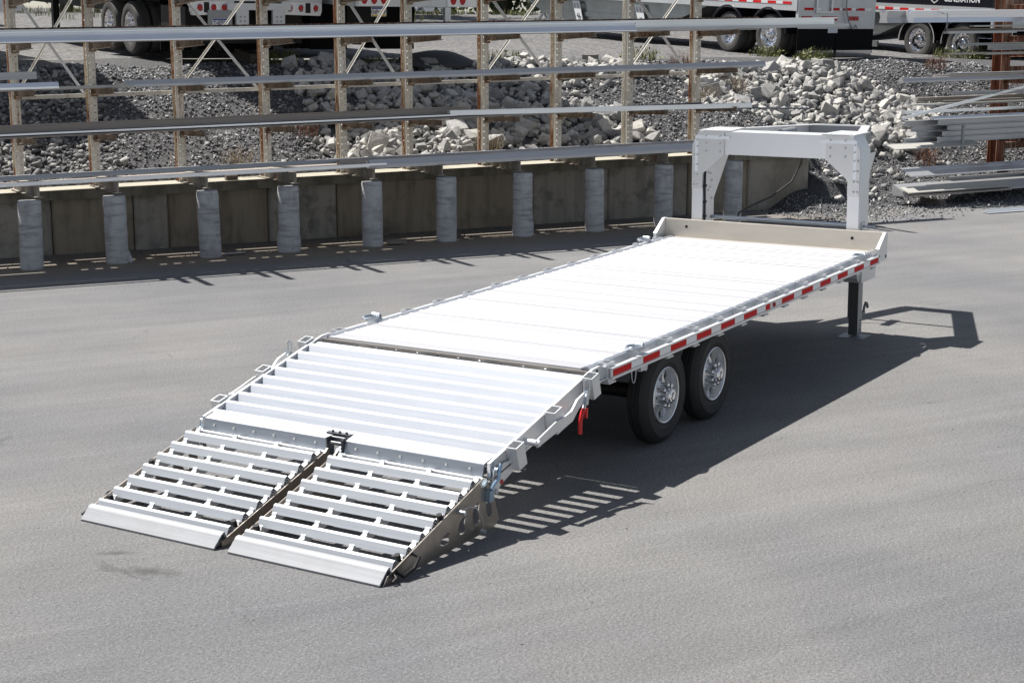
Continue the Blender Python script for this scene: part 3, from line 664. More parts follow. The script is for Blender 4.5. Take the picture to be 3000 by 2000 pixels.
R('thin bar lying behind the rounded rail', 12.7, 18.5, -1.05, 2.24, rect(.08,.04), M['stock3'], .01)
R('brown channel under the slanting bar', 12.4, 18.5, -1.1, 1.78, chan(.08,.1), M['stock3'], .01)
R('short pale strip poking out left of the brown channel', 12.1, 15.2, -.95, 1.72, rect(.12,.03), M['greenwhite'], .01)
R('blue grey flat channel below the slanting bar', 11.75, 18.5, -.8, 1.585, rect(.1,.05), M['stock'], .01)
R('grey channel filling the row above the slanting bar', 12.9, 18.5, -0.7, 1.9, chan(0.07,.1), M['stock2'], .01)
R('dull angle at the back of the row under the slanting bar', 12.9, 18.5, -1.0, 1.7, chan(0.09,.1), M['stock3'], .01)
R('slim pale bar resting on the rounded rail', 12.9, 18.5, -0.9, 2.28, chan(0.03,.1), M['stock2'], .01)
R('grey bar lying over the chevron ended box rail', 12.9, 18.5, -0.6, 2.83, chan(0.04,.1), M['stock2'], .01)
R('dark bar behind the thin flat bar below the W rails', 12.9, 18.5, -0.95, 3.09, chan(0.05,.1), M['stock3'], .01)
R('dark channel in the shade beneath the ribbed plank', 12.9, 18.5, -0.9, 0.42, chan(0.1,.1), M['stock3'], .01)
R('dull channel stacked over the lowest pile', 12.9, 18.5, -0.75, 0.28, chan(0.07,.1), M['stock2'], .01)
o = R('long thin bar slanting down across the orange rack', 11.65, 15.2, -.72, 1.41, rect(.05,.05), M['stock'], dz1=2.22)
k = 0
for row, z in enumerate((1.02, 1.13, 1.24, 1.35)):
    R(['lowest', 'second lowest', 'third lowest', 'topmost'][row]+' I beam on the front face of the strapped bundle', 12.55+.12*((row*7) % 3), 18.5, -.72, z, [(p_[0], p_[1]+.05) for p_ in ibeam(.10,.10,.012)], M['stock2'], .01)
    R(['lowest', 'second lowest', 'third lowest', 'topmost'][row]+' I beam in the rear of the strapped bundle, ends further left', 11.95+.15*((row*5) % 3), 18.5, -.95, z-.01, [(p_[0], p_[1]+.05) for p_ in ibeam(.11,.10,.012)], M['stock2'], .01)
R('flat light rail with a lipped edge above the strapped bundle', 12.35, 18.5, -.68, 1.46, hatp(.12,.06), M['stock'], .01)
R('wide flat plank resting on the rocks left of the bundle', 11.25, 13.4, -.55, .955, [(.14,0),(.14,.015),(-.1,.085),(-.1,.07)], M['greenwhite'], .01)
R('thin angle behind the wide flat plank', 11.35, 13.2, -.85, 1.00, rect(.05,.03), M['stock2'], .01)
R('wide ribbed plank sticking out low on the orange rack', 11.65, 18.5, -.55, .47, [(.15,-.03),(.15,-.01),(.06,.028),(.055,.024),(-.03,.06),(-.035,.068),(-.14,.115),(-.14,.095)], M['stock'], .01)
R('thin bar sagging under the ribbed plank', 12.4, 18.5, -.8, .30, rect(.06,.025), M['stock2'], dz1=.62)
R('broad white topped plank low in the pile near the ground', 11.45, 14.1, -.33, .15, [(.13,0),(.13,.02),(-.13,.10),(-.13,.08)], M['greenwhite'], .01)
R('long grey U channel at the bottom of the pile', 11.5, 18.5, -.5, .09, [(-.22,0),(.2,0),(.2,.03),(-.18,.19),(-.22,.19)], M['stock2'], .01)
R('white edged strip under the broad plank', 11.55, 14.0, -.3, .09, rect(.26,.03), M['stock3'], .01)
R('aluminium angle lying on the pavement at the right edge', 12.05, 17, 1.15, .012, [(-.1,0),(.1,0),(.1,.01),(-.0,.012),(-.0,.07),(-.012,.07),(-.012,.012),(-.1,.01)], M['stock'], .0)
mb = MB(); mb.box((-.03,-.06,0),(.02,-.02,.46)); mb.cyl((-.005,-.04,.46),(.01,-.04,.52),.035,8); o = mb.build('strap_post', M['steelgrey']); o.matrix_world = frame_at(13.0, .55, .98); tag(o, 'upright grey stake wedged against the front of the strapped bundle', 'stake')
mb = MB(); mb.bar((0,-.16,-.02),(0,-.16,.25),.02,.012,(0,1,0)); mb.bar((0,-.16,.25),(0,.5,.25),.02,.012); o = mb.build('tie_strap', M['steelgrey']); o.matrix_world = frame_at(12.55, .78, 3.29); tag(o, 'dark strap tied round the W shaped rails', 'strap')
for (a, n) in ((12.2,-.4),(14.6,-.4),(16.5,-.4)):
    mb = MB(); mb.box((-.07,-.3,-.02),(.07,.25,.11)); o = mb.build('support_block', M['wood']); o.matrix_world = frame_at(a, -n, 0); tag(o, 'dark timber block holding the lowest channel off the ground', 'timber', 'timber blocks under the pile')

# ------------------------------------------------------------------ the gooseneck flatbed trailer
XR = -2.594
TILT = math.atan(.0183)
trailer = empty('gooseneck_trailer', (XR, 0, 0), (0, -TILT, 0))
tag(trailer, 'bare aluminium gooseneck deck trailer with its slatted rear ramps folded down', 'trailer')
bpy.context.view_layer.update()
class TB(MB):
    def put(s, name, mats, parent=None, smooth=38, label=None):
        s.v = [(x-XR, y, z) for x, y, z in s.v]
        return s.build(name, mats, parent or trailer, smooth, label)
def gz(x): return -.0183*(x-XR)
def tmesh(mb, name, mats, smooth=38):
    return mb.mesh(name, mats, smooth)
ZD = .785
# chassis under the deck
t = TB()
for y in (-.48, .48): t.beam((-.2, y, .50), (6.62, y, .50), ibeam(.13, .30, .014))
for k in range(14): t.box((.12+k*.477, -1.14, .66), (.17+k*.477, 1.14, .735))
t.put('chassis', M['al'])
# deck planks, one extrusion each
pw = .1515
prof = [(0,-.03),(pw-.004,-.03),(pw-.004,-.026),(pw+.012,-.026),(pw+.012,-.023),(pw-.004,-.023),(pw-.004,-.005),(pw-.014,0)]
for c in (.112, .075, .038):
    prof += [(c+.005, 0), (c+.003, -.004), (c-.003, -.004), (c-.005, 0)]
prof += [(.008, 0), (0, -.005)]
mb = MB(); mb.prism([(x, z) for x, z in prof], 'y', -1.142, 1.142)
plank_me = mb.mesh('deck_plank', M['deck'], 0)
for k in range(41): put('deck_plank', plank_me, trailer, loc=(.035+k*pw-XR, 0, ZD))
t = TB(); t.box((-.02,-1.142,.72), (.03,1.142,ZD+.004)); t.put('deck_nose', M['deck'])
for s in (-1, 1):
    t = TB(); t.prism([(s*1.138,.69),(s*1.138,.682),(s*1.259,.682),(s*1.259,.69),(s*1.190,.69),(s*1.190,.792),(s*1.147,.792),(s*1.147,.69)], 'x', .02, 6.30)
    t.box((.02, min(s*1.160,s*1.176), .792), (6.30, max(s*1.160,s*1.176), .797)); t.put('deck_rail', M['rail'])
    t = TB(); y0, y1 = s*1.283, s*1.300
    t.prism([(s*1.262,.68),(s*1.300,.68),(s*1.300,.698),(s*1.291,.700),(s*1.291,.752),(s*1.300,.754),(s*1.300,.767),(s*1.262,.767),(s*1.262,.758),(s*1.281,.758),(s*1.281,.689),(s*1.262,.689)], 'x', .17, 6.12)
    t.put('rub_rail', M['al'])
    # stake pockets: hollow boxes between the deck rail and the rub rail
    mb = MB(); h0, h1 = -.125, .018
    for (a, b) in (((-.048,-.04,h0),(-.041,.04,h1)),((.041,-.04,h0),(.048,.04,h1)),((-.041,-.04,h0),(.041,-.033,h1)),((-.041,.033,h0),(.041,.04,h1))): mb.box(a, b)
    mb.box((-.055,-.05,-.135), (.055,.05,-.125))
    pk = mb.mesh('stake_pocket', M['al'], 0)
    for k in range(13): put('stake_pocket', pk, trailer, loc=(.222+k*.4835-XR, s*1.226, .779))
    # reflective tape
    def tape(x0, x1, mt, lab):
        q = TB(); a, b = s*1.2915, s*1.2940
        q.box((x0, min(a,b), .7025), (x1, max(a,b), .7495)); q.put('reflective_tape', mt, label=lab)
    segs = [(.2014+.4757*k, .284) for k in range(6)]+[(3.06, .105)]+[(3.446+.4757*k, .284) for k in range(6)]
    for i, (x0, L) in enumerate(segs):
        tape(x0, x0+L, M['tapered'], 'red reflective tape')
        e = segs[i+1][0] if i+1 < len(segs) else x0+L
        if i == 6: continue
        if e-x0-L > .05: tape(x0+L+.001, e-.001, M['tapewhite'], 'white reflective tape')
    t = TB(); t.cyl((3.255, s*1.2915, .725), (3.255, s*1.299, .725), .022, 14); t.cyl((3.255, s*1.299, .725), (3.255, s*1.306, .725), .014, 12); t.put('marker_light', M['lamp'])
    # D rings
    for x in (.70, 5.72):
        t = TB(); t.box((x-.05, s*1.226-.05, .797), (x+.05, s*1.226+.05, .806)); t.cyl((x+.035, s*1.226-.035, .825), (x+.035, s*1.226+.035, .825), .024, 10)
        t.box((x+.005, s*1.226-.035, .803),(x+.06, s*1.226+.035, .83))
        ring = []
        for k in range(17):
            an = 2*pi*k/16; ring.append((x-.04+.075*cos(an), s*1.226+.058*sin(an), .822+.004*cos(an)))
        t.tube(ring, .0125, 8); t.put('tie_down_ring', M['zinc'])
    # small hoops hanging under the rub rail
    if s < 0:
        t = TB(); t.box((.66,-1.285,.64),(.76,-1.215,.69)); 
        t.tube([(.60+.035*cos(a)-.03, -1.27, .655-.085*sin(a)) for a in np.linspace(-.4, pi+.4, 12)], .004, 6)
        t.tube([(.84+.03*cos(a)-.03, -1.25, .665-.05*sin(a)) for a in np.linspace(-.4, pi+.4, 10)], .004, 6); t.put('winch_pin', M['zinc'])
# headboard
t = TB(); t.prism([(6.285,.74),(6.315,.74),(6.335,.978),(6.318,.984),(6.30,.978)], 'y', -1.262, 1.262); t.box((6.24,-1.262,.735),(6.315,1.262,.782)); hb = t.put('headboard', M['headboard'] if 'headboard' in M else M['al'])
for s in (-1, 1):
    t = TB(); t.prism([(6.07,.695),(6.07,.838),(6.285,.985),(6.340,.985),(6.340,.695)], 'y', min(s*1.265,s*1.30), max(s*1.265,s*1.30)); t.put('end_plate', M['al'], hb)
t = TB()
for y in (-.93, 1.0): t.cyl((6.31, y, .90), (6.292, y, .90), .017, 12)
for s in (-1,1): t.cyl((6.30, s*1.30, .735), (6.30, s*1.3035, .735), .017, 12)
kind(t.put('bolt_holes', M['dark'], hb), 'stuff')
# --- gooseneck
gx0, gx1 = 6.36, 6.665; gt = 1.968
t = TB()
for s in (-1, 1):
    yo, yi = s*.968, s*.838
    pass
t.box((gx0+.004,-.838,1.718), (gx1-.004,.838,gt-.002)); gn = t.put('gooseneck', M['goose'])
for s in (-1, 1):
    yo, yi = s*.968, s*.838
    t = TB(); t.prism([(yo,.60),(yi,.60),(yi,gt),(s*.888,gt),(yo,1.815)], 'x', gx0, gx1); t.put('upright', M['goose'], gn)
for s in (-1, 1):
    Y = lambda v: s*v
    t = TB(); t.prism([(Y(.966),1.33),(Y(.966),1.815),(Y(.888),gt-.003),(Y(.585),gt-.003),(Y(.585),1.715),(Y(.838),1.50),(Y(.838),1.33)][::1], 'x', gx0-.012, gx0); t.put('gusset_plate', M['gusset'], gn)
    t = TB(); t.prism([(Y(.93),1.52),(Y(.93),1.92),(Y(.52),1.92),(Y(.52),1.885),(Y(.895),1.885),(Y(.895),1.52)], 'x', gx0-.0145, gx0-.012); t.put('corner_strip', M['tapestrip'], gn)
    # side gusset running forward, and the arm to the coupler
    t = TB(); t.prism([(gx1,1.16),(gx1,1.74),(gx1+.50,1.74)], 'y', min(Y(.85),Y(.865)), max(Y(.85),Y(.865))); t.put('side_gusset', M['goose'], gn)
    t = TB(); p, q = Vector((gx1-.02, Y(.86), 1.84)), Vector((8.45, Y(.30), 1.795))
    t.beam(p, q, ibeam(.10, .25, .012)); t.put('neck_arm', M['al'], gn)
    t = TB(); t.prism([(gx0+.01,Y(.96)*.93),(gx1+.16,Y(.90)),(gx1+.22,Y(.56)),(gx0+.01,Y(.52))], 'z', gt+.002, gt+.012)
    for k in range(5): t.cyl((gx0+.06+k*.06, Y(.84-.05*k), gt+.012), (gx0+.06+k*.06, Y(.84-.05*k), gt+.02), .009, 8); t.cyl((gx0+.05+k*.07, Y(.62), gt+.012), (gx0+.05+k*.07, Y(.62), gt+.02), .009, 8)
    t.put('top_plate', M['goose'], gn)
t = TB(); t.box((8.28,-.34,1.70), (8.52,.34,1.92)); t.cyl((8.40,0,1.72),(8.40,0,1.54),.075,20); t.put('coupler', M['steelgrey'], gn)
t = TB(); t.cyl((7.45,-.62,1.78),(7.45,.62,1.78),.03,12); t.cyl((7.15,.25,1.90),(7.55,.25,1.90),.05,14); t.put('brace_tube', M['steelgrey'], gn)
t = TB(); 
for s in (-1, 1):
    Y = lambda v: s*v
    for (y, z) in [(.80,1.92),(.635,1.92),(.80,1.84),(.635,1.84),(.80,1.75),(.635,1.75),(.905,1.80),(.945,1.71),(.905,1.71),(.945,1.60),(.905,1.60),(.945,1.49),(.905,1.49),(.945,1.38),(.905,1.38),(.91,1.875)]:
        t.cyl((gx0-.012, Y(y), z), (gx0-.026, Y(y), z), .0145, 10, .008)
for (x, z) in [(6.60,1.60),(6.56,1.48),(6.60,1.40),(6.56,1.33),(6.60,1.2),(6.50,1.30),(6.50,1.5)]: t.cyl((x,.835,z),(x,.826,z),.012,8)
kind(t.put('bolt_heads', M['bolt'], gn), 'stuff')
# wiring down the inside of the far upright
t = TB(); t.tube([(6.40,.828,1.52),(6.385,.825,1.4),(6.385,.822,1.2),(6.385,.822,.8)], .014, 8)
for z in (1.36, 1.18, 1.02): t.cyl((6.385,.822,z-.012),(6.385,.822,z+.012),.021,10); t.cyl((6.385,.822,z),(6.46,.832,z),.006,6)
t.put('wiring', M['black'], gn)
t = TB(); t.tube([(7.3,.02,1.74),(7.28,.05,1.55),(7.2,.12,1.36),(7.0,.28,1.2),(6.8,.42,1.12),(6.52,.47,1.06),(6.5,.47,.98)], .011, 8); t.put('hanging_cable', M['tyre'], gn)
t = TB(); t.cyl((6.50,-.835,1.005),(6.50,.80,1.005),.021,14); t.cyl((6.50,-.968,1.005),(6.50,-1.10,1.005),.012,10); t.box((6.45,-.98,.95),(6.55,-.9685,1.05)); t.cyl((6.50,.45,.95),(6.50,.45,1.03),.012,8); t.put('crank_shaft', M['zinc'])
# --- landing jack
jx, jy = 6.30, -.985; g = gz(jx)
t = TB(); t.box((jx-.07,jy-.055,.05), (jx+.07,jy+.055,.52)); t.box((jx-.058,jy-.045,g+.03),(jx+.058,jy+.045,.06)); jk = t.put('landing_jack', M['jack'])
t = TB(); t.box((jx-.13,jy-.14,g+.001), (jx+.13,jy+.14,g+.014)); t.put('foot_plate', M['steelgrey'], jk)
t = TB(); t.box((jx-.20,jy-.13,.46), (jx+.24,jy+.15,.69)); t.prism([(jx-.26,.52),(jx-.2,.46),(jx-.2,.60),(jx-.26,.60)],'y',jy-.10,jy+.10); t.put('jack_bracket', M['al'], jk)
t = TB(); t.box((jx-.066,jy-.058,g+.05),(jx+.066,jy-.0555,.5)); t.put('jack_bright_side', M['steelgrey'], jk)  # pale sheet paints the brighter light on this face of the leg
t = TB()
for z in (.02,-.03,-.08): t.cyl((jx+.02,jy-.056,z),(jx+.02,jy-.060,z),.011,10)
kind(t.put('pin_holes', M['dark'], jk), 'stuff')
t = TB(); t.box((jx+.07,jy-.035,.045),(jx+.24,jy+.01,.085)); t.tube([(jx+.22,jy-.02,.06),(jx+.25,jy-.02,.13),(jx+.29,jy-.02,.165),(jx+.335,jy-.02,.15),(jx+.355,jy-.02,.10)], .014, 8); t.put('jack_handle', M['jack'], jk)
# a second jack on the far side
for o in [jk]:
    c = copy_tree(o, trailer); c.location = (0, .985*2, 0)
# --- axles, wheels
def wheel_local(s):
    """built round the origin, outer face towards s*y"""
    ax = (0, s, 0); R_ = .392
    tyre = MB()
    pr = [(.222,-.02),(.235,-.006),(.262,.004),(.266,.007),(.272,.006),(.30,.010),(.322,.010),(.325,.013),(.335,.012),(.338,.008),(.362,-.004),(.378,-.022),(.388,-.045)]
    for yy in (-.07,-.115,-.16):
        pr += [(.392, yy+.018), (.384, yy+.012), (.384, yy+.004), (.392, yy-.002)]
    pr += [(.388,-.19),(.376,-.212),(.35,-.232),(.30,-.245),(.25,-.235),(.222,-.215)]
    pr = [(r_, h_ if h_ > -.03 else -.03+(h_+.03)*.68) for r_, h_ in pr]
    tyre.lathe(pr, (0,0,0), ax, 64); ty = tyre.mesh('tyre', M['tyre'], 30)
    # tread sipes
    rim = MB(); rim.lathe([(.226,-.012),(.228,.0),(.219,.008),(.211,.004),(.206,-.012),(.199,-.030),(.196,-.13),(.222,-.15)], (0,0,0), ax, 56)
    rim.lathe([(.0,-.035),(.096,-.035),(.108,-.042),(.116,-.065),(.116,-.09)], (0,0,0), ax, 40)
    rm = rim.mesh('wheel', M['rim'], 30)
    spk = MB()
    pro = [(-.031,.070),(-.024,.095),(-.014,.15),(-.034,.199),(.034,.199),(.014,.15),(.024,.095),(.031,.070)]
    f, b = -.036, -.075
    n = len(pro); v = [(x, s*(f-(.0 if z < .12 else .016)), z) for x, z in pro]+[(x*1.25, s*b, z) for x, z in pro]
    spk.add(v, [tuple(range(n)), tuple(range(n, 2*n))[::-1]]+[(i, (i+1) % n, n+(i+1) % n, n+i) for i in range(n)])
    sp = spk.mesh('spoke', M['rim'], 30)
    back = MB(); back.lathe([(.0,-.11),(.195,-.11)], (0,0,0), ax, 40); bk = back.mesh('brake_drum', M['black'], 30)
    hub = MB(); hub.lathe([(0,.062),(.030,.066),(.034,.061),(.052,.060),(.061,.050),(.063,.03),(.063,-.036)], (0,0,0), ax, 36)
    hb_ = hub.mesh('hub_cap', M['chrome'], 30)
    nut = MB(); nut.lathe([(0,.032),(.011,.031),(.018,.024),(.018,-.036)], (0,0,0), ax, 12); nt_ = nut.mesh('lug_nut', M['chrome'], 40)
    return ty, rm, sp, bk, hb_, nt_
for s in (-1, 1):
    ty, rm, sp, bk, hb_, nt_ = wheel_local(s)
    for k, x in enumerate((1.262, 2.185)):
        zc = gz(x)+.389
        w = put('wheel', rm, trailer, loc=(x-XR, s*1.205, zc)); put('tyre', ty, w)
        w.rotation_euler = (0, .3+k*.5, 0)
        put('brake_drum', bk, w); put('hub_cap', hb_, w)
        for j in range(8):
            a = 2*pi*j/8
            put('spoke', sp, w, mat=Matrix.Rotation(a, 4, 'Y'))
            put('lug_nut', nt_, w, loc=(.088*sin(a+.39), -.0*s, .088*cos(a+.39)))
for x in (1.262, 2.185):
    t = TB(); z = gz(x)+.389; t.cyl((x,-1.09,z),(x,1.09,z),.06,16)
    for s in (-1,1): t.box((x-.34,s*.56-.035,z+.05),(x+.34,s*.56+.035,z+.085))
    t.put('axle', M['black'])
# --- dovetail
def dvz(x): return .785+.2465*x
t = TB()
for s in (-1, 1):
    t.prism([(.10,.792),(0,.787),(-.30,dvz(-.30)+.005),(-1.40,dvz(-1.40)+.005),(-1.40,dvz(-1.40)-.10),(-.30,dvz(-.3)-.138),(.02,.645),(.17,.68),(.17,.767)][::1], 'y', min(s*1.215,s*1.238), max(s*1.215,s*1.238))
    t.prism([(-.30,dvz(-.30)-.125),(-1.40,dvz(-1.40)-.09),(-1.40,dvz(-1.40)-.10),(-.30,dvz(-.3)-.138)],'y',min(s*1.238,s*1.262),max(s*1.238,s*1.262))
for y in (-.82,-.28,.28,.82):
    t.prism([(.0,.735),(-1.40,dvz(-1.40)-.055),(-1.40,dvz(-1.40)-.12),(0,.60)], 'y', y-.02, y+.02)
for y0, y1 in ((-.86,-.56),(-.06,.06),(.56,.86)): t.prism([(-.03,.66),(-1.38,dvz(-1.38)-.105),(-1.38,dvz(-1.38)-.115),(-.03,.65)], 'y', y0, y1)
dv = t.put('dovetail', M['al'])
t = TB()
for y in (-.82,-.28,.28,.82): 
    t.beam((-.05,y,dvz(-.05)-.0475),(-1.38,y,dvz(-1.38)-.0475),rect(.085,.006))
t.put('cross_strips', M['al'], dv)
th = 8/1000
sl = [(-.0745,-.050),(-.064,-.050),(-.015,-.003),(-.011,0),(.014,0),(.018,-.003),(.018,-.012),(.013,-.012),(.012,-.006),(-.010,-.006),(-.062,-.056),(-.0745,-.056)]
mb = MB(); mb.prism(sl, 'y', -1.213, 1.213)
fr = MB(); slat_me = mb.mesh('slat', M['slat'], 0)
for k in range(9):
    x = -.165-.1415*k
    put('slat', slat_me, dv, mat=Matrix.Translation((x-XR, 0, dvz(x)+.006)) @ Matrix.Rotation(-math.atan(.2465), 4, 'Y'))
t = TB(); t.box((-.030,-1.20,.64),(-.022,1.20,.772)); bp = t.put('rear_plate', M['rearplate'])
t = TB()
for k in range(12): t.cyl((-.030,-1.05+k*.19,.752),(-.037,-1.05+k*.19,.752),.009,8)
kind(t.put('bolt_heads', M['chrome'], bp), 'stuff')
t = TB(); t.prism([(-.075,.752),(-.080,.740),(-.160,.722),(-.160,.730)], 'y', -1.205, 1.205); t.put('front_lip', M['slat'], dv)
# tail beam: bright lip over two grey bolted strips
xe = -1.405; ze = dvz(xe)+.005
for s in (-1, 1):
    a, b = (-1.20,-.075) if s < 0 else (.075, 1.20)
    t = TB(); t.prism([(xe+.085,ze+.017),(xe+.085,ze+.011),(xe-.008,ze-.010),(xe-.008,ze-.004)], 'y', a, b); t.put('tail_lip', M['slat'], dv)
    t = TB(); t.prism([(xe-.008,ze-.011),(xe+.004,ze-.011),(xe-.018,ze-.088),(xe-.032,ze-.088)], 'y', a, b); hs = t.put('hinge_strip', M['strip'], dv)
    t = TB(); t.prism([(xe-.032,ze-.089),(xe-.018,ze-.089),(xe-.045,ze-.098),(xe-.062,ze-.098)], 'y', a, b); t.put('hinge_lip', M['al'], dv)
    t = TB()
    for k in range(6):
        y = a+.10+k*(b-a-.2)/5; x_ = xe-.020; z_ = ze-.045
        t.cyl((x_+.006,y,z_),(x_-.008,y,z_+.003),.0095,8)
    kind(t.put('bolt_row', M['chrome'], dv), 'stuff')
t = TB(); t.box((xe-.04,-.070,ze-.12),(xe+.05,-.060,ze+.012)); t.box((xe-.04,.060,ze-.12),(xe+.04,.070,ze+.010)); t.box((xe+.045,-.070,ze+.012),(xe+.095,.13,ze+.022)); t.cyl((xe-.01,-.075,ze-.03),(xe-.01,.075,ze-.03),.014,12); t.cyl((xe+.02,-.06,ze),(xe+.02,.06,ze),.010,10)
for y in (-.03,.03,.09): t.cyl((xe+.07,y,ze+.022),(xe+.07,y,ze+.034),.010,8)
t.put('centre_hinge', M['jack'], dv)
# side fittings of the dovetail
mb = MB()
for (a, b) in (((-.052,-.042,-.145),(-.045,.042,.018)),((.045,-.042,-.145),(.052,.042,.018)),((-.045,-.042,-.145),(.045,-.035,.018)),((-.045,.035,-.145),(.045,.042,.018))): mb.box(a, b)
pk = mb.mesh('stake_pocket', M['al'], 0)
for s in (-1, 1):
    for x in (-.13, -.655, -1.16):
        put('stake_pocket', pk, dv, mat=Matrix.Translation((x-XR, s*1.283, dvz(x)+.005)) @ Matrix.Rotation(-math.atan(.2465), 4, 'Y'))
    t = TB()
    lt = [(-.32,-.01),(-.42,-.013),(-.50,-.055),(-.62,-.05),(-.70,-.03),(-.98,-.035)]
    pts_t = [(x, dvz(x)+d) for x, d in lt]; pts_b = [(x+.012, dvz(x)+d-(.075 if .33 < -x < .9 else .05)) for x, d in lt]
    yy = 1.330 if True else 0
    t.prism(pts_t+pts_b[::-1], 'y', min(s*yy,s*(yy+.012)), max(s*yy,s*(yy+.012)))
    t.cyl((-.96,s*1.238,dvz(-.96)-.06),(-.96,s*1.355,dvz(-.96)-.06),.022,12); t.put('latch_arm', M['al'], dv)
    # toggle clamp
    x = -.30
    t = TB(); cz = dvz(x)
    t.bar((x+.02,s*1.335,cz-.01),(x-.02,s*1.345,cz-.10),.035,.03,(1,0,0)); t.tube([(x+.03,s*1.35,cz-.04),(x+.035,s*1.355,cz+.055),(x+.03,s*1.335,cz+.07),(x+.025,s*1.315,cz+.055),(x+.03,s*1.31,cz-.03)], .006, 6); t.bar((x-.02,s*1.345,cz-.09),(x-.06,s*1.35,cz-.14),.022,.014,(1,0,0))
    cl = t.put('toggle_clamp', M['zinc'], dv)
    t = TB(); t.tube([(x-.05,s*1.35,cz-.125),(x-.075,s*1.35,cz-.15),(x-.10,s*1.352,cz-.20),(x-.105,s*1.352,cz-.29)], .016, 8); t.bar((x+.0,s*1.345,cz-.13),(x-.005,s*1.345,cz-.20),.018,.016,(1,0,0)); t.put('clamp_handle', M['clampred'], dv)
    # tail bracket plate and red side marker
    t = TB(); t.prism([(-1.03,dvz(-1.03)-.13),(-1.06,dvz(-1.06)-.155),(-1.30,.285),(-1.405,.225),(-1.43,.235),(-1.40,.30),(-1.39,.40),(-1.25,.42)], 'y', min(s*1.252,s*1.262), max(s*1.252,s*1.262)); br = t.put('tail_bracket', M['plate2'] if 'plate2' in M else M['al'], dv)
    t = TB(); t.cyl((-1.30,s*1.262,.30),(-1.30,s*1.267,.30),.017,12); t.put('side_marker', M['lamp'], dv)
    t = TB(); t.tube([(-1.33,s*1.275,.43),(-1.36,s*1.285,.40),(-1.37,s*1.285,.35),(-1.42,s*1.28,.32),(-1.45,s*1.275,.29)], .012, 8); t.box((-1.48,min(s*1.25,s*1.285),.21),(-1.435,max(s*1.25,s*1.285),.285)); t.put('hinge_hook', M['bluezinc'], dv)
    t = TB(); t.prism([(-1.37,.44),(-1.33,.455),(-1.28,.44),(-1.30,.40),(-1.36,.36),(-1.41,.36)], 'y', min(s*1.225,s*1.245), max(s*1.225,s*1.245)); t.cyl((-1.37,s*1.20,.40),(-1.37,s*1.28,.40),.016,10); t.bar((-1.37,s*1.235,.40),(-1.375,s*1.235,.26),.02,.012,(1,0,0)); t.cyl((-1.375,s*1.225,.255),(-1.375,s*1.275,.255),.018,10); t.put('hinge_plate', M['zinc'], dv)
t = TB(); t.prism([(-.05,.705),(-.09,.66),(.03,.645),(.05,.70)], 'y', -1.2385, -1.2382)
for (x, z) in ((.05,.765),(.045,.715),(.05,.683),(.085,.685),(-.0,.672)): t.cyl((x,-1.238,z),(x,-1.2425,z),.010,10)
kind(t.put('bolt_holes', M['dark'], dv), 'stuff')
# tail lamps below the deck end, glimpsed through the ramp
t = TB()
for s in (-1, 1): t.box((-1.25,min(s*.55,s*.95),.20),(-1.235,max(s*.55,s*.95),.28))
t.put('tail_lamp', M['lamp'], dv)
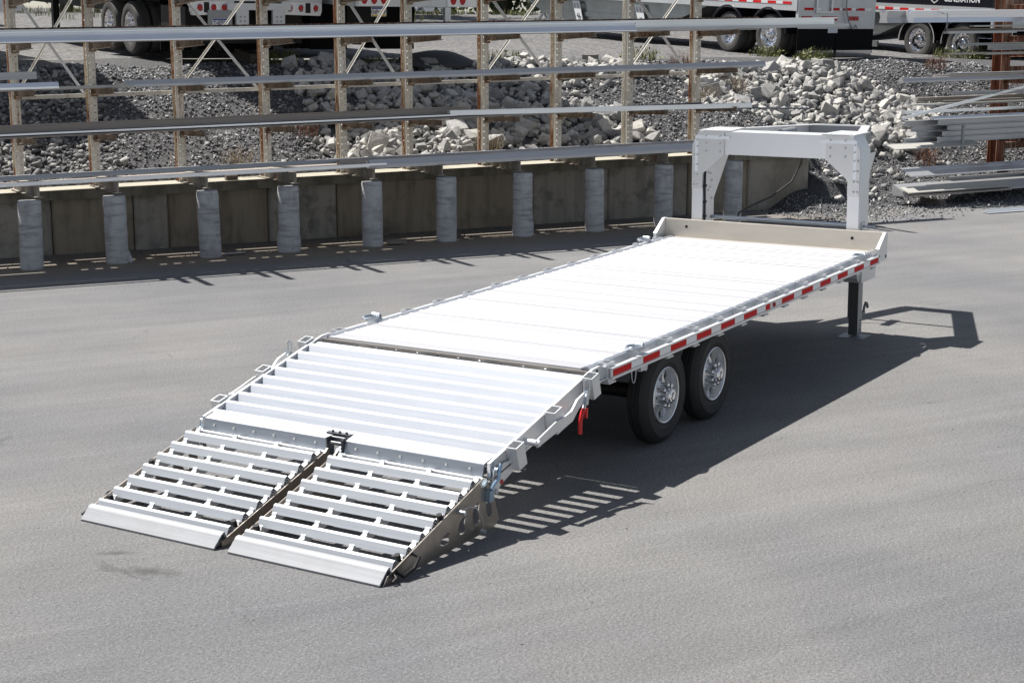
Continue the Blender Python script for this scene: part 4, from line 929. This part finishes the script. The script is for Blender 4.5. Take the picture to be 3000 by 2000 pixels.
# --- two ramps
TR = math.atan(.0447/.1435)
def rz(x): return .376+(x+1.59)*.3115
hat = [(-.050,-.038),(-.045,-.038),(-.010,-.006),(-.007,-.004),(.006,-.004),(.009,-.006),(.030,-.042),(.035,-.042),(.012,.0),(.008,.003),(-.009,.003),(-.014,.0)]
for s in (-1, 1):
    ya, yb = (-1.245,-.045) if s < 0 else (.045, 1.245)
    t = TB()
    for y in (ya+.05, ya+.42, ya+.80, yb-.05):
        w = .028
        t.prism([(-1.46,rz(-1.46)-.050),(-2.53,rz(-2.53)-.050),(-2.60,.006),(-2.50,.006),(-1.46,rz(-1.46)-.13)], 'y', y-w/2, y+w/2)
    t.prism([(-1.45,.36),(-1.48,.36),(-1.48,.27),(-1.45,.27)], 'y', ya+.02, yb-.02)
    rp = t.put('ramp', M['al'], label='left folding ramp of slats' if s > 0 else 'right folding ramp of slats')
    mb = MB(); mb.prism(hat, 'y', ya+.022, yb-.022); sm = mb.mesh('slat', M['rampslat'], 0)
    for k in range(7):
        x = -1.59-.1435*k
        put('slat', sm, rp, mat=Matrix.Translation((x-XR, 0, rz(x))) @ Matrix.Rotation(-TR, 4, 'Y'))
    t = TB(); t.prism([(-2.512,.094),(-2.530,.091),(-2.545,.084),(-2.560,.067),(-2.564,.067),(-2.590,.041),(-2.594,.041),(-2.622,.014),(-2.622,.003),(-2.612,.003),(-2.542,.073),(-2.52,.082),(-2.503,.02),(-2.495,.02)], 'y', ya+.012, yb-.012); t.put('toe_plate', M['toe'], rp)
    t = TB(); 
    for y in (ya+.05, ya+.42, ya+.80, yb-.05):
        for k in range(8):
            x = -1.59-.1435*k+.072
            if k == 0: x = -1.525
            t.prism([(x-.050,rz(x-.05)-.060),(x-.050,rz(x-.05)-.046),(x+.020,rz(x+.02)-.045),(x+.032,rz(x+.032)-.030),(x+.040,rz(x+.04)-.032),(x+.040,rz(x+.04)-.060)], 'y', y-.018, y+.018)
    kind(t.put('slat_clips', M['al'], rp), 'stuff')
    # side plates, outer one with lightening cut-outs
    for outer in (0, 1):
        yc = (ya if s < 0 else yb) if outer else (yb if s < 0 else ya)
        sg = s if outer else -s
        y0, y1 = (yc-.004, yc+.004)
        poly = [(-2.605,.002),(-1.385,.010),(-1.315,.045),(-1.375,.235),(-1.42,.30),(-1.47,.372),(-1.50,.372),(-2.56,.052)]
        holes = []
        for (xc, w, zb, zt) in ((-1.432,.072,.095,.275),(-1.590,.085,.085,.235),(-1.755,.085,.070,.185),(-1.95,.11,.060,.135)):
            xa, xb = xc-w/2, xc+w/2; h = zt-zb
            holes.append([(xa,zb+.25*h),(xa,zt-.25*h-.03),(xa+.25*w,zt-.02),(xb-.2*w,zt),(xb,zt-.15*h),(xb-.012,zb+.55*h),(xb,zb+.3*h),(xb,zb+.02),(xb-.02,zb),(xa+.35*w,zb)])
        if not outer:
            holes = []; poly = [(-2.56,.002),(-1.50,.01),(-1.43,.06),(-1.42,.30),(-1.46,.385),(-1.50,.360),(-2.56,.045)]
        t = TB(); t.prism(poly, 'y', y0, y1, holes); t.put('side_plate', M['plate'], rp, 0)
    for (x, y) in ((-2.375, ya+.05), (-2.375, yb-.05), (-1.95, yb-.03 if s > 0 else ya+.03)):
        t = TB(); t.cyl((x,y,rz(x)-.05),(x-.012,y,rz(x)-.005),.020,12); t.put('rubber_stop', M['black'], rp)
    yo = ya if s < 0 else yb
    t = TB(); t.tube([(-2.30,yo+s*.004,.118),(-2.30,yo+s*.05,.10),(-2.36,yo+s*.055,.05),(-2.46,yo+s*.05,.03),(-2.47,yo+s*.004,.055)], .013, 8)
    t.tube([(-2.50,yo+s*.004,.045),(-2.52,yo+s*.04,.035),(-2.56,yo+s*.04,.02)], .01, 8); t.put('lift_handle', M['black'], rp)
    t = TB(); t.cyl((-1.80,yo,.235),(-1.80,yo+s*.06,.235),.014,10); t.tube([(-1.79,yo+s*.03,.24),(-1.72,yo+s*.035,.25),(-1.64,yo+s*.04,.22),(-1.58,yo+s*.045,.14),(-1.57,yo+s*.045,.06)], .0035, 6); t.cyl((-1.57,yo+s*.03,.045),(-1.57,yo+s*.06,.045),.016,8); t.put('lock_pin', M['zinc'], rp)
    t = TB()
    for y in (ya+.05, ya+.42, ya+.80, yb-.05): t.cyl((-2.532,y,.0835),(-2.5345,y,.0875),.010,8)
    kind(t.put('toe_bolts', M['steelgrey'], rp), 'stuff')
# ------------------------------------------------------------------ vehicles parked in the yard above the bank
HEAD = radians(64); PITCH = math.atan(.05)
def yard_root(name, x, y, label, cat, head=HEAD, dz=0.0, ref=None):
    rx, ry = ref if ref else (x, y)
    z = float(plateau(np.array(rx), np.array(ry)))
    if ref: z += .05*((x-rx)*.407+(y-ry)*.914)
    o = empty(name, (x, y, z+dz)); o.rotation_euler = Matrix.Rotation(head, 3, 'Z').to_3x3().__matmul__(Matrix.Rotation(-PITCH, 3, 'Y')).to_euler()
    tag(o, label, cat); return o
def truck_wheel_meshes(s):
    ty = MB(); ty.lathe([(.30,.0),(.33,.012),(.40,.016),(.46,.010),(.49,-.02),(.505,-.05),(.505,-.12),(.495,-.125),(.495,-.14),(.505,-.145),(.505,-.24),(.48,-.28),(.40,-.29),(.30,-.27)], (0,0,0), (0,s,0), 44)
    rm = MB(); rm.lathe([(.305,.004),(.312,.0),(.296,.0),(.284,-.03),(.272,-.06),(.262,-.115),(.20,-.135),(.165,-.135),(.145,-.10),(.12,-.095),(.11,-.05),(.085,-.03),(.07,.03),(.06,.035),(0,.036)], (0,0,0), (0,s,0), 40)
    hl = MB()
    for k in range(10):
        a = 2*pi*k/10; hl.cyl((.228*cos(a), s*-.123, .228*sin(a)), (.228*cos(a), s*-.128, .228*sin(a)), .024, 10)
    return ty.mesh('tyre', M['tyre2'], 30), rm.mesh('wheel', M['chrome'], 30), hl.mesh('hand_hole', M['dark'], 0)
TW = {s: truck_wheel_meshes(s) for s in (-1, 1)}
def add_wheels(root, xs, sides=(1,-1), off=1.22, label=None):
    for x in xs:
        for s in sides:
            ty, rm, hl = TW[s]; w = put('wheel', rm, root, loc=(x, s*off, .505)); put('tyre', ty, w); put('hand_holes', hl, w)
            put('inner_tyre', ty, w, loc=(0, -s*.33, 0))
        mb = MB(); mb.cyl((x,-1.0,.505),(x,1.0,.505),.07,10); mb.build('axle', M['black'], root)
def lamp_round(root, y, z, r=.055, x=-.03):
    mb = MB(); mb.cyl((x,y,z),(x-.02,y,z),r,18,r*.9); lp = mb.build('tail_lamp', M['lamp'], root)
    mb = MB(); mb.lathe([(r+.003,.0),(r+.014,.006),(r+.014,.016),(r+.003,.02)], (x,y,z), (-1,0,0), 18); mb.build('lamp_bezel', M['chrome'], lp)
def plate(root, y, z, body, txt='ink', x=-.05, kindp='pa'):
    mb = MB(); mb.box((x,y-.155,z-.08),(x+.006,y+.155,z+.08)); p = mb.build('number_plate', M['platewhite'] if kindp == 'blue' else M['cream'], root)
    mb = MB(); mb.box((x-.002,y-.15,z+.05),(x-.0005,y+.15,z+.076)); mb.build('plate_band', M['plateblue'], p)
    if kindp != 'blue': mb = MB(); mb.box((x-.002,y-.15,z-.076),(x-.0005,y+.15,z-.052)); mb.build('plate_band', M['plateyellow'], p)
    me = text_mesh(body, .115, M['ink'], 'plate_lettering', .001, sx=.72)
    o = put('plate_lettering', me, p); o.matrix_local = Matrix.Translation((x-.003, y, z-.005)) @ Matrix.Rotation(radians(-90), 4, 'Z') @ Matrix.Rotation(radians(90), 4, 'X')
def rail_tape(root, side, x0, x1, z, n, yo):
    L = (x1-x0)/n
    for k in range(n):
        a = x0+k*L; y0, y1 = side*yo, side*(yo+.006)
        mb = MB(); mb.box((a, min(y0,y1), z-.03), (a+L*.55, max(y0,y1), z+.03)); mb.build('reflective_tape', M['tapered'], root)
        mb = MB(); mb.box((a+L*.56, min(y0,y1), z-.03), (a+L*.99, max(y0,y1), z+.03)); mb.build('reflective_tape', M['tapewhite'], root)

# T1: flatbed semi-trailer, rear towards the bank (local x forward, y left, rear face at x=0)
t1 = yard_root('semi_trailer', 12.75, 12.7, 'silver semi-trailer with round red lamps and plate T-875M seen rear on at the left', 'semi-trailer', ref=(14.6,16.4), dz=.10)
mb = MB(); mb.box((0,-1.28,1.14),(13.5,1.28,1.26)); mb.box((-.01,-1.28,1.265),(13.5,1.28,3.9)); mb.build('body', M['lorry'], t1)
mb = MB()
for s in (-.5,.5): mb.box((.1,s-.07,.72),(13,s+.07,1.135))
mb.build('chassis', M['black'], t1)
mb = MB(); mb.box((-.10,-.62,.98),(-.02,.62,1.10)); mb.box((-.06,-1.26,1.135),(-.012,1.26,1.22)); mb.build('bumper', M['lorry'], t1)
for s in (1,-1):
    mb = MB(); mb.prism([(s*.50,.90),(s*1.24,.88),(s*1.27,.96),(s*1.27,1.13),(s*.46,1.13)] , 'x', -.03, .10); mb.build('lamp_box', M['al'], t1)
    for y in ((.66,.86,1.12) if s > 0 else (.62,.84,1.14)): lamp_round(t1, s*y, 1.02)
    mb = MB(); mb.box((-.035,s*.99-.05,.93),(-.03,s*.99+.05,1.11)); mb.build('dark_panel', M['black'], t1)
for y in (.33,-.38):
    mb = MB(); mb.box((-.09,y-.12,.55),(-.02,y+.12,.98)); g = mb.build('guard_post', M['lorry'], t1)
    mb = MB()
    for dy in (-.04,.04):
        for dz in (.86,.78): mb.cyl((-.09,y+dy,dz),(-.098,y+dy,dz),.018,10)
    mb.build('bolts', M['steelgrey'], g)
mb = MB(); mb.box((-.06,.52,.66),(-.045,.98,.97)); mb.build('plate_holder', M['steelgrey'], t1)
plate(t1, .75, .745, 'T\u2022875M', x=-.075, kindp='blue')
mb = MB()
for k in range(5):
    y0 = -.10-.06*k; mb.tube([(.2,y0,.8),(.18,y0-.05,.6),(.16,y0-.12,.42),(.2,y0-.25,.3)], .012, 6)
mb.build('air_lines', M['black'], t1)
add_wheels(t1, (3.4, 4.62))
for s in (-1,1):
    mb = MB(); mb.box((1.9,s*.85-.3,.15),(1.93,s*.85+.3,1.13)); mb.build('mud_flap', M['mud'], t1)
mb = MB(); mb.box((.6,-1.15,.35),(1.85,1.15,1.0)); mb.build('rear_box', M['black'], t1)
for s in (-1,1):
    mb = MB(); mb.box((8.9,s*1.0-.07,.03),(9.05,s*1.0+.07,1.13)); mb.box((8.8,s*1.0-.15,0),(9.15,s*1.0+.15,.03)); mb.build('landing_gear', M['black'], t1)
# tractor in front of it, with a pale round fuel tank
tr = yard_root('tractor_unit', 17.6, 27.4, 'black tractor unit with a pale capped round fuel tank, far left behind the rack', 'truck')
mb = MB(); mb.box((0,-.45,.7),(7,.45,.95)); mb.box((3.0,-1.2,1.0),(6.8,1.2,3.4)); mb.build('cab', M['glossblack'], tr)
mb = MB(); mb.cyl((1.6,1.0,.62),(3.4,1.0,.62),.36,28); tk = mb.build('fuel_tank', M['black'], tr)
mb = MB(); mb.lathe([(0,.05),(.25,.045),(.34,.02),(.365,-.03),(.365,-.25)], (1.6,1.0,.62), (-1,0,0), 28); mb.build('tank_cap', M['white'], tk)
add_wheels(tr, (.1, 5.9))
for y in (-.72,.72):
    mb = MB(); mb.box((-.02,y-.1,.0),(.05,y+.1,1.4)); mb.build('rear_leg', M['black'], tr)

# T2
t2 = yard_root('semi_trailer', 14.75, 10.55, 'white semi-trailer with oval red lamps and plate XNP-1389, rear on left of centre', 'semi-trailer', ref=(16.3,14.0), dz=.25)
mb = MB(); mb.box((0,-1.28,.95),(13.5,1.28,1.30)); mb.box((-.01,-1.28,1.305),(13.5,1.28,3.9)); mb.build('body', M['lorry'], t2)
for s in (1,-1):
    mb = MB(); mb.box((-.02,min(s*.62,s*1.24),.96),(-.002,max(s*.62,s*1.24),1.24)); mb.build('lamp_box', M['al'], t2)
    for y in (.72,.92,1.12) if s > 0 else (.75,.95):
        mb = MB(); n_ = 18; v = [(-.03, s*y+.062*cos(2*pi*k/n_), 1.10+.10*sin(2*pi*k/n_)) for k in range(n_)]+[(-.02, s*y+.07*cos(2*pi*k/n_), 1.10+.11*sin(2*pi*k/n_)) for k in range(n_)]
        mb.add(v, [tuple(range(n_))]+[(k, (k+1) % n_, n_+(k+1) % n_, n_+k) for k in range(n_)]); mb.build('tail_lamp', M['lamp'], t2)
for y in (.30,-.62): 
    mb = MB(); mb.box((-.05,y-.06,.58),(.03,y+.06,.945)); mb.build('guard_post', M['lorry'], t2)
mb = MB(); mb.box((-.06,-1.2,.56),(-.052,1.2,.64)); mb.build('guard_bar', M['lorry'], t2)
mb = MB(); mb.prism([(-.12,.87),(-.30,.87),(-.33,.945),(-.08,.945)], 'x', -.06, -.01); mb.build('step_lamp', M['platewhite'], t2)
plate(t2, .83, .855, 'XNP\u20221389', x=-.03)
for s in (.75,-.75):
    mb = MB(); mb.box((2.2,s-.4,.05),(2.24,s+.4,.94)); mb.build('mud_flap', M['mud'], t2)
mb = MB(); mb.box((2.3,-1.0,.35),(12,1.0,.94)); mb.build('chassis', M['black'], t2)
add_wheels(t2, (3.3, 4.55))

# T3: dump / hopper trailer with round black fenders
t3 = yard_root('hopper_trailer', 28.0, 7.3, 'grey hopper trailer with black round fenders and a wide black mud flap, right of centre', 'hopper trailer', ref=(29.7,9.6))
mb = MB(); mb.box((0.05,-1.27,1.42),(12.8,1.27,3.4)); mb.build('body', M['hopper'], t3)
mb = MB(); mb.box((0.0,1.272,1.12),(12.8,1.30,1.42)); mb.box((0.0,-1.30,1.12),(12.8,-1.272,1.42)); mb.build('side_rail', M['lorry'], t3)
rail_tape(t3, 1, .2, 12.2, 1.30, 22, 1.302)
mb = MB(); mb.prism([(3.6,1.11),(12.6,1.11),(11.2,.62),(9.6,.40),(7.2,.38),(5.2,.58)], 'y', -1.1, 1.1); mb.box((4.6,1.102,.62),(11.4,1.14,.74)); mb.build('hopper_belly', M['hopper'], t3)
mb = MB()
for s in (-.5,.5): mb.box((0,s-.08,.75),(12,s+.08,1.105))
mb.build('chassis', M['black'], t3)
mb = MB(); mb.box((-.05,-1.28,.78),(.04,1.28,1.60)); mb.box((-.062,-1.27,.70),(-.052,1.27,.78)); rp3 = mb.build('rear_panel', M['lorry'], t3)
for y in (1.1,.92,.45,.27,.09,-.45,-.63):
    mb = MB(); mb.box((-.068,y-.08,.90),(-.051,y+.08,1.0)); mb.build('tail_lamp', M['lamp'], t3)
for y in (.95,.1,-.3,-.75):
    mb = MB(); mb.box((-.058,y-.15,1.14),(-.051,y+.15,1.20)); mb.build('reflective_tape', M['tapered'], t3)
    mb = MB(); mb.box((-.058,y-.38,1.14),(-.051,y-.16,1.20)); mb.build('reflective_tape', M['tapewhite'], t3)
mb = MB(); mb.box((-.10,.2,1.08),(-.051,.75,1.12)); mb.box((-.10,.2,1.12),(-.09,.26,1.5)); mb.box((-.10,.69,1.12),(-.09,.75,1.5)); mb.build('tail_step', M['al'], t3)
for y in (.64,-.64):
    mb = MB(); mb.box((-.045,y-.625,.10),(-.03,y+.625,.77)); fl = mb.build('mud_flap', M['mud'], t3)
    mb = MB(); mb.box((-.05,y-.60,.02),(-.03,y+.60,.18)); mb.build('flap_edge', M['chrome'], fl)
mb = MB(); mb.box((-.075,-.02,.60),(-.070,.30,.72)); mb.build('number_plate', M['platewhite'], t3)
mb = MB(); mb.tube([(-.12,-.2,1.55),(-.12,-.22,1.15),(-.12,-.35,.85),(-.13,-.42,.72),(-.13,-.50,.70),(-.13,-.56,.80),(-.13,-.60,.72)], .016, 6); mb.build('tie_hook', M['steelgrey'], t3)
add_wheels(t3, (1.0, 2.55), off=1.25)
for x in (1.0, 2.55):
    for s in (1,-1):
        mb = MB(); prf = []
        ring = [(x+.66*cos(a), .505+.66*sin(a)) for a in np.linspace(radians(5), radians(175), 18)]; ring2 = [(x+.62*cos(a), .505+.62*sin(a)) for a in np.linspace(radians(175), radians(5), 18)]
        mb.prism(ring+ring2, 'y', min(s*.72,s*1.30), max(s*.72,s*1.30)); mb.tube([(px_, s*1.30, pz_) for px_, pz_ in ring], .022, 6); mb.build('fender', M['glossblack'], t3)
for x in (9.2, 6.2):
    mb = MB(); mb.prism([(x-.18,.42),(x+.12,.42),(x+.42,1.04),(x+.06,1.04)], 'y', 1.20, 1.215, [[(x+.06,.84),(x+.12,.97),(x+.20,.97),(x+.13,.84)],[(x+.20,.84),(x+.27,.97),(x+.34,.97),(x+.27,.84)]]); br = mb.build('bracket_plate', M['white'], t3, 0)
    mb = MB()
    for dx in (0,.07): mb.prism([(x-.05+dx,.52),(x-.02+dx,.52),(x+.07+dx,.70),(x+.04+dx,.70)], 'y', 1.216, 1.219)
    mb.prism([(x-.06,.58),(x+.16,.62),(x+.16,.64),(x-.06,.60)], 'y', 1.2195, 1.222); mb.build('plate_marks', M['ink'], br, 0)
for s in (1,-1):
    mb = MB(); mb.bar((11.2,s*.9,.1),(11.2,s*.9,1.1),.14,.14,(1,0,0)); mb.bar((11.2,s*.9,.9),(12.1,s*.9,.2),.05,.05); mb.bar((11.2,s*.9,.25),(12.0,s*.9,1.05),.05,.05); mb.box((11.0,s*.9-.16,.0),(11.4,s*.9+.16,.10)); mb.build('landing_gear', M['lorry'], t3)

# T4: black sided hopper with lettering
t4 = yard_root('hopper_trailer', 32.39, 3.82, 'black sided hopper trailer with GENERATION lettering and red and white tape, far right', 'hopper trailer', ref=(31.8,6.2), dz=-.14)
mb = MB(); mb.box((0.0,-1.27,1.42),(12.8,1.27,3.4)); mb.build('body', M['glossblack'], t4)
mb = MB(); mb.box((0.0,1.272,1.17),(12.8,1.30,1.42)); mb.box((0.0,-1.30,1.17),(12.8,-1.272,1.42)); mb.build('side_rail', M['lorry'], t4)
rail_tape(t4, 1, .05, 12.2, 1.29, 22, 1.302)
mb = MB(); mb.prism([(2.4,1.165),(12.6,1.165),(10.5,.55),(9.0,.30),(6.2,.28),(4.0,.55)], 'y', -1.2, 1.2); mb.box((4.0,1.202,.56),(9.4,1.25,.60)); mb.box((3.9,1.202,.24),(8.8,1.26,.40)); hb4 = mb.build('hopper_belly', M['hopper'], t4)
mb = MB()
for s in (-.5,.5): mb.box((0,s-.08,.8),(12,s+.08,1.16))
mb.build('chassis', M['black'], t4)
mb = MB(); mb.box((-.05,-1.28,.85),(.0,1.28,1.42)); mb.build('rear_panel', M['lorry'], t4)
for y in (.9,.6,-.1,-.4): 
    mb = MB(); mb.box((-.068,y-.1,1.1),(-.051,y+.1,1.18)); mb.build('tail_lamp', M['lamp'], t4)
mb = MB(); mb.box((-.07,.5,.66),(-.052,.85,.84)); mb.build('number_plate', M['platewhite'], t4)
for y in (.64,-.64):
    mb = MB(); mb.box((-.045,y-.6,.12),(-.03,y+.6,.80)); mb.build('mud_flap', M['mud'], t4)
add_wheels(t4, (.95, 2.45), off=1.25)
for x in (.95, 2.45):
    for s in (1,-1):
        ring = [(x+.64*cos(a), .505+.62*sin(a)) for a in np.linspace(radians(-5), radians(185), 18)]; ring2 = [(x+.61*cos(a), .505+.59*sin(a)) for a in np.linspace(radians(185), radians(-5), 18)]
        mb = MB(); mb.prism(ring+ring2, 'y', min(s*.72,s*1.31), max(s*.72,s*1.31)); mb.build('fender', M['chrome'], t4)
me = text_mesh('GENERATION', .21, M['white'], 'side_lettering', .002, 'RIGHT', .006, .92)
o = put('side_lettering', me, t4); o.matrix_local = Matrix.Translation((.42, 1.274, 1.60)) @ Matrix.Rotation(radians(180), 4, 'Z') @ Matrix.Rotation(radians(90), 4, 'X')
mb = MB(); hx = [(1.95+.14*cos(radians(90+60*k)), 1.62+.15*sin(radians(90+60*k))) for k in range(6)]; hi = [(1.95+.115*cos(radians(90+60*k)), 1.62+.122*sin(radians(90+60*k))) for k in range(6)]
mb.prism(hx, 'y', 1.273, 1.277, [hi]); mb.prism([(1.95-.07,1.66),(1.95,1.70),(1.95,1.64),(1.95-.04,1.62),(1.95-.04,1.57),(1.95-.07,1.58)], 'y', 1.273, 1.277); mb.prism([(1.95+.07,1.66),(1.965,1.69),(1.965,1.64),(1.95+.04,1.62),(1.95+.04,1.57),(1.95+.07,1.58)], 'y', 1.273, 1.277); mb.build('hexagon_emblem', M['white'], t4, 0)

# T5: livestock trailer far away
t5 = yard_root('livestock_trailer', 62, 38.5, 'small pale slatted trailer far off between the rack posts', 'trailer', head=radians(118), dz=-.3)
mb = MB(); mb.box((0,-1.2,.85),(9,1.2,3.3)); mb.build('body', M['lorry'], t5)
for k in range(14):
    mb = MB(); mb.box((.3+k*.62,1.21,.95),(.36+k*.62,1.27,3.2)); mb.build('rib', M['hopper'], t5)
add_wheels(t5, (2.6, 3.8))
rail_tape(t5, 1, .2, 8.8, .92, 9, 1.28)
# trailers parked just left of the picture: they shade the left of the bank
t6 = yard_root('semi_trailer', 8.2, 15.6, 'pale van trailer parked at the top of the bank beyond the left edge', 'semi-trailer', ref=(9.6,18))
mb = MB(); mb.box((-.01,-1.28,1.0),(13.5,1.28,4.0)); mb.build('body', M['lorry'], t6); add_wheels(t6, (3.4, 4.62))

# ------------------------------------------------------------------ plants, odd things on the bank
def tuft_mesh(name, mt, n, r, h, blade=.012, lean=.45):
    v = []; f = []
    for _ in range(n):
        a = rng.uniform(0, 2*pi); d = r*sqrt(rng.uniform()); x, y = d*cos(a), d*sin(a); L = h*rng.uniform(.45, 1.05)
        la = rng.uniform(0, 2*pi); ll = lean*rng.uniform(.1, 1)*L; w = blade*rng.uniform(.6, 1.4); pa = la+pi/2
        mx, my = x+ll*.4*cos(la), y+ll*.4*sin(la); o = len(v)
        v += [(x-w*cos(pa)/2, y-w*sin(pa)/2, -.03), (x+w*cos(pa)/2, y+w*sin(pa)/2, -.03), (mx+w*cos(pa)/2, my+w*sin(pa)/2, L*.6), (mx-w*cos(pa)/2, my-w*sin(pa)/2, L*.6), (x+ll*cos(la), y+ll*sin(la), L)]
        f += [(o, o+1, o+2, o+3), (o+3, o+2, o+4)]
    me = bpy.data.meshes.new(name); me.from_pydata(v, [], f); me.materials.append(mt); return me
def bush_mesh(name, mt, n, r, h, leaf=.03):
    v = []; f = []
    for _ in range(n):
        d = r*sqrt(rng.uniform()); a = rng.uniform(0, 2*pi); z = h*rng.uniform(.02, 1)*(1-.55*(d/r)**2); c = np.array([d*cos(a), d*sin(a), z])
        u = rng.normal(size=3); u /= np.linalg.norm(u); w = np.cross(u, rng.normal(size=3)); w /= np.linalg.norm(w); s = leaf*rng.uniform(.5, 1.4); o = len(v)
        v += [tuple(c-u*s), tuple(c+w*s*.45), tuple(c+u*s), tuple(c-w*s*.45)]; f += [(o, o+1, o+2, o+3)]
    me = bpy.data.meshes.new(name); me.from_pydata(v, [], f); me.materials.append(mt); return me
def plant(name, label, a, m, parts, group=None):
    o = empty(name, WH(a, m)); o.rotation_euler = (0, 0, rng.uniform(0, 6)); tag(o, label, 'plant', group)
    for pn, me in parts: kind(put(pn, me, o), 'stuff')
    return o
for lab, a, m in (('green weed clump before the dual wheels of the left silver trailer', .55, 12.2), ('low green weeds in front of the chromed wheels of the grey hopper', 15.2, 9.6),
                  ('bushy yellow green weeds left of the wide black mud flap', 15.9, 8.6), ('small bright weed at the slope crest below the mud flap', 14.9, 7.6),
                  ('green weeds under the first chrome fender wheel at the right', 20.4, 8.9), ('taller weeds between the two chrome fender wheels', 21.2, 8.7), ('straw coloured weeds under the second chrome fender wheel', 22.2, 8.6),
                  ('small green tuft at the crest near the middle rust post', 10.2, 7.6), ('sprig of weeds at the crest under the silver trailer bumper', 1.6, 6.9), ('thin weeds in the shade below the white trailer', 3.9, 7.2), ('grey green weeds right of the white trailer', 7.2, 8.2)):
    plant('weed_clump', lab, a, m, [('blades', tuft_mesh('blades', M['weed'], 90, rng.uniform(.3,.5), rng.uniform(.25,.42))), ('leaves', bush_mesh('leaves', M['weed'], 160, rng.uniform(.35,.55), .3, .035))], 'weeds along the top of the bank')
for lab, a, m, mt in (('dry red brown shrub on the gravel left of the limestone heap', .72, 3.2, 'dryred'), ('sparse red stemmed plant at the top of the rocks', 10.4, 6.3, 'dryred'), ('small dry red plant on the right gravel slope', 17.0, 5.7, 'dryred'),
                      ('dry straw stems tangled over the left of the right rock heap', 10.6, 4.6, 'straw'), ('second straw tangle low beside the last white post', 9.6, 4.1, 'straw'), ('brown grass tuft beside the flat plank on the rocks', 13.4, 1.9, 'dryred'), ('dry stems at the foot of the rocks by the wall', 3.6, 1.95, 'straw'), ('dry stems on the left gravel by the wall cap', -.9, 1.8, 'straw')):
    plant('dry_plant', lab, a, m, [('stems', tuft_mesh('stems', M[mt], 110, .26, .42, .007, .9)), ('twigs', bush_mesh('twigs', M[mt], 110, .3, .38, .02))], 'dry plants on the bank')
P = []
n = 900; a = rng.uniform(-20, 60, n); m = rng.uniform(15, 34, n)
v = []; gm = []
mb = MB()
base = tuft_mesh('grass', M['grass'], 24, .4, .3, .02)
bv = np.array([q.co[:] for q in base.vertices]); bf = [tuple(p.vertices) for p in base.polygons]
for i in range(420):
    a = rng.uniform(-14, 50); m = 46+rng.normal(0, 5) if i % 2 else rng.uniform(26, 60)
    if i % 3 == 0: a = rng.uniform(-14, -6); m = rng.uniform(30, 46)
    p = WH(a, m); mb.add([(q[0]+p.x, q[1]+p.y, q[2]+p.z) for q in bv], bf)
kind(mb.build('yard_grass', M['grass'], smooth=0), 'stuff')
mb = MB(); mb.box((-.95,-.09,-.05),(.95,.09,.16)); o = mb.build('railway_sleeper', M['wood']); q = WH(1.33, 7.9, .05); o.matrix_world = Matrix.Translation(q) @ Matrix.Rotation(radians(50.7), 4, 'Z') @ Matrix.Rotation(-.05, 4, 'Y'); tag(o, 'dark squared timber lying on the gravel under the silver trailer', 'timber')
mb = MB(); vv = []; 
for i in range(13):
    for j in range(5):
        x = -1+2*i/12; y = -.42+.84*j/4; w = (1-abs(x)**2.2)
        vv.append((x*.95, y*w, .17*w*(1-(y/.5)**2)+.02*sin(5*x)))
mb.add(vv, [(i*5+j, i*5+j+1, (i+1)*5+j+1, (i+1)*5+j) for i in range(12) for j in range(4)]); o = mb.build('rubber_sheet', M['rubber']); o.modifiers.new('thickness', 'SOLIDIFY').thickness = .02
q = WH(4.5, 5.9, .12); o.matrix_world = Matrix.Translation(q) @ Matrix.Rotation(ROT_A+.12, 4, 'Z') @ Matrix.Rotation(radians(24), 4, 'X'); tag(o, 'black torn rubber sheet draped over the rocks under the white trailer', 'rubber sheet')
mb = MB(); mb.box((-.22,-.14,0),(.22,.14,.14)); o = mb.build('concrete_block', M['concrete']); o.matrix_world = Matrix.Translation(WH(9.3, 8.2, .0)) @ Matrix.Rotation(.3, 4, 'Z'); tag(o, 'pale block at the crest beside the middle rusty post', 'block')

# trees closing the view beyond the yard
def tree(i, x, y, h, r, label):
    z = float(plateau(np.array(x), np.array(y)))
    o = empty('tree', (x, y, z-.3)); tag(o, label, 'tree', 'trees beyond the yard')
    mb = MB(); mb.cyl((0,0,0),(0,0,h*.5),.28,8,.14)
    for k in range(5):
        a = k*1.3; mb.cyl((0,0,h*.22+.06*h*k),(cos(a)*r*.7,sin(a)*r*.7,h*.45+.08*h*k),.10,6,.03)
    mb.build('trunk', M['bark'], o)
    v = []; f = []
    cl = [(rng.normal(0,r*.42), rng.normal(0,r*.42), h*rng.uniform(.12,.92), r*rng.uniform(.28,.5)) for _ in range(26)]
    for cx, cy, cz, cr in cl:
        for _ in range(105):
            u = rng.normal(size=3); u /= np.linalg.norm(u); c = np.array([cx,cy,cz])+u*cr*rng.uniform(.55,1.05); s = rng.uniform(.12,.3)
            e = rng.normal(size=3); e /= np.linalg.norm(e); w = np.cross(e, u+.01); w /= np.linalg.norm(w)+1e-6; q = len(v)
            v += [tuple(c-e*s), tuple(c+w*s*.6), tuple(c+e*s), tuple(c-w*s*.6)]; f.append((q, q+1, q+2, q+3))
    me = bpy.data.meshes.new('crown'); me.from_pydata(v, [], f); me.materials.append(M['leaf']); put('crown', me, o)
for i in range(14):
    u = -13.5+i*2.2+rng.normal(0,.3); d = rng.uniform(74, 96) if i > 4 else rng.uniform(56, 64)
    hd = radians(31.45)-radians(u)*1.15; x, y = -9.7+d*cos(hd), -6.5+d*sin(hd)
    tree(i, x, y, rng.uniform(6.5,10), rng.uniform(3.2,4.4), 'dark leafy tree in the row closing off the yard')
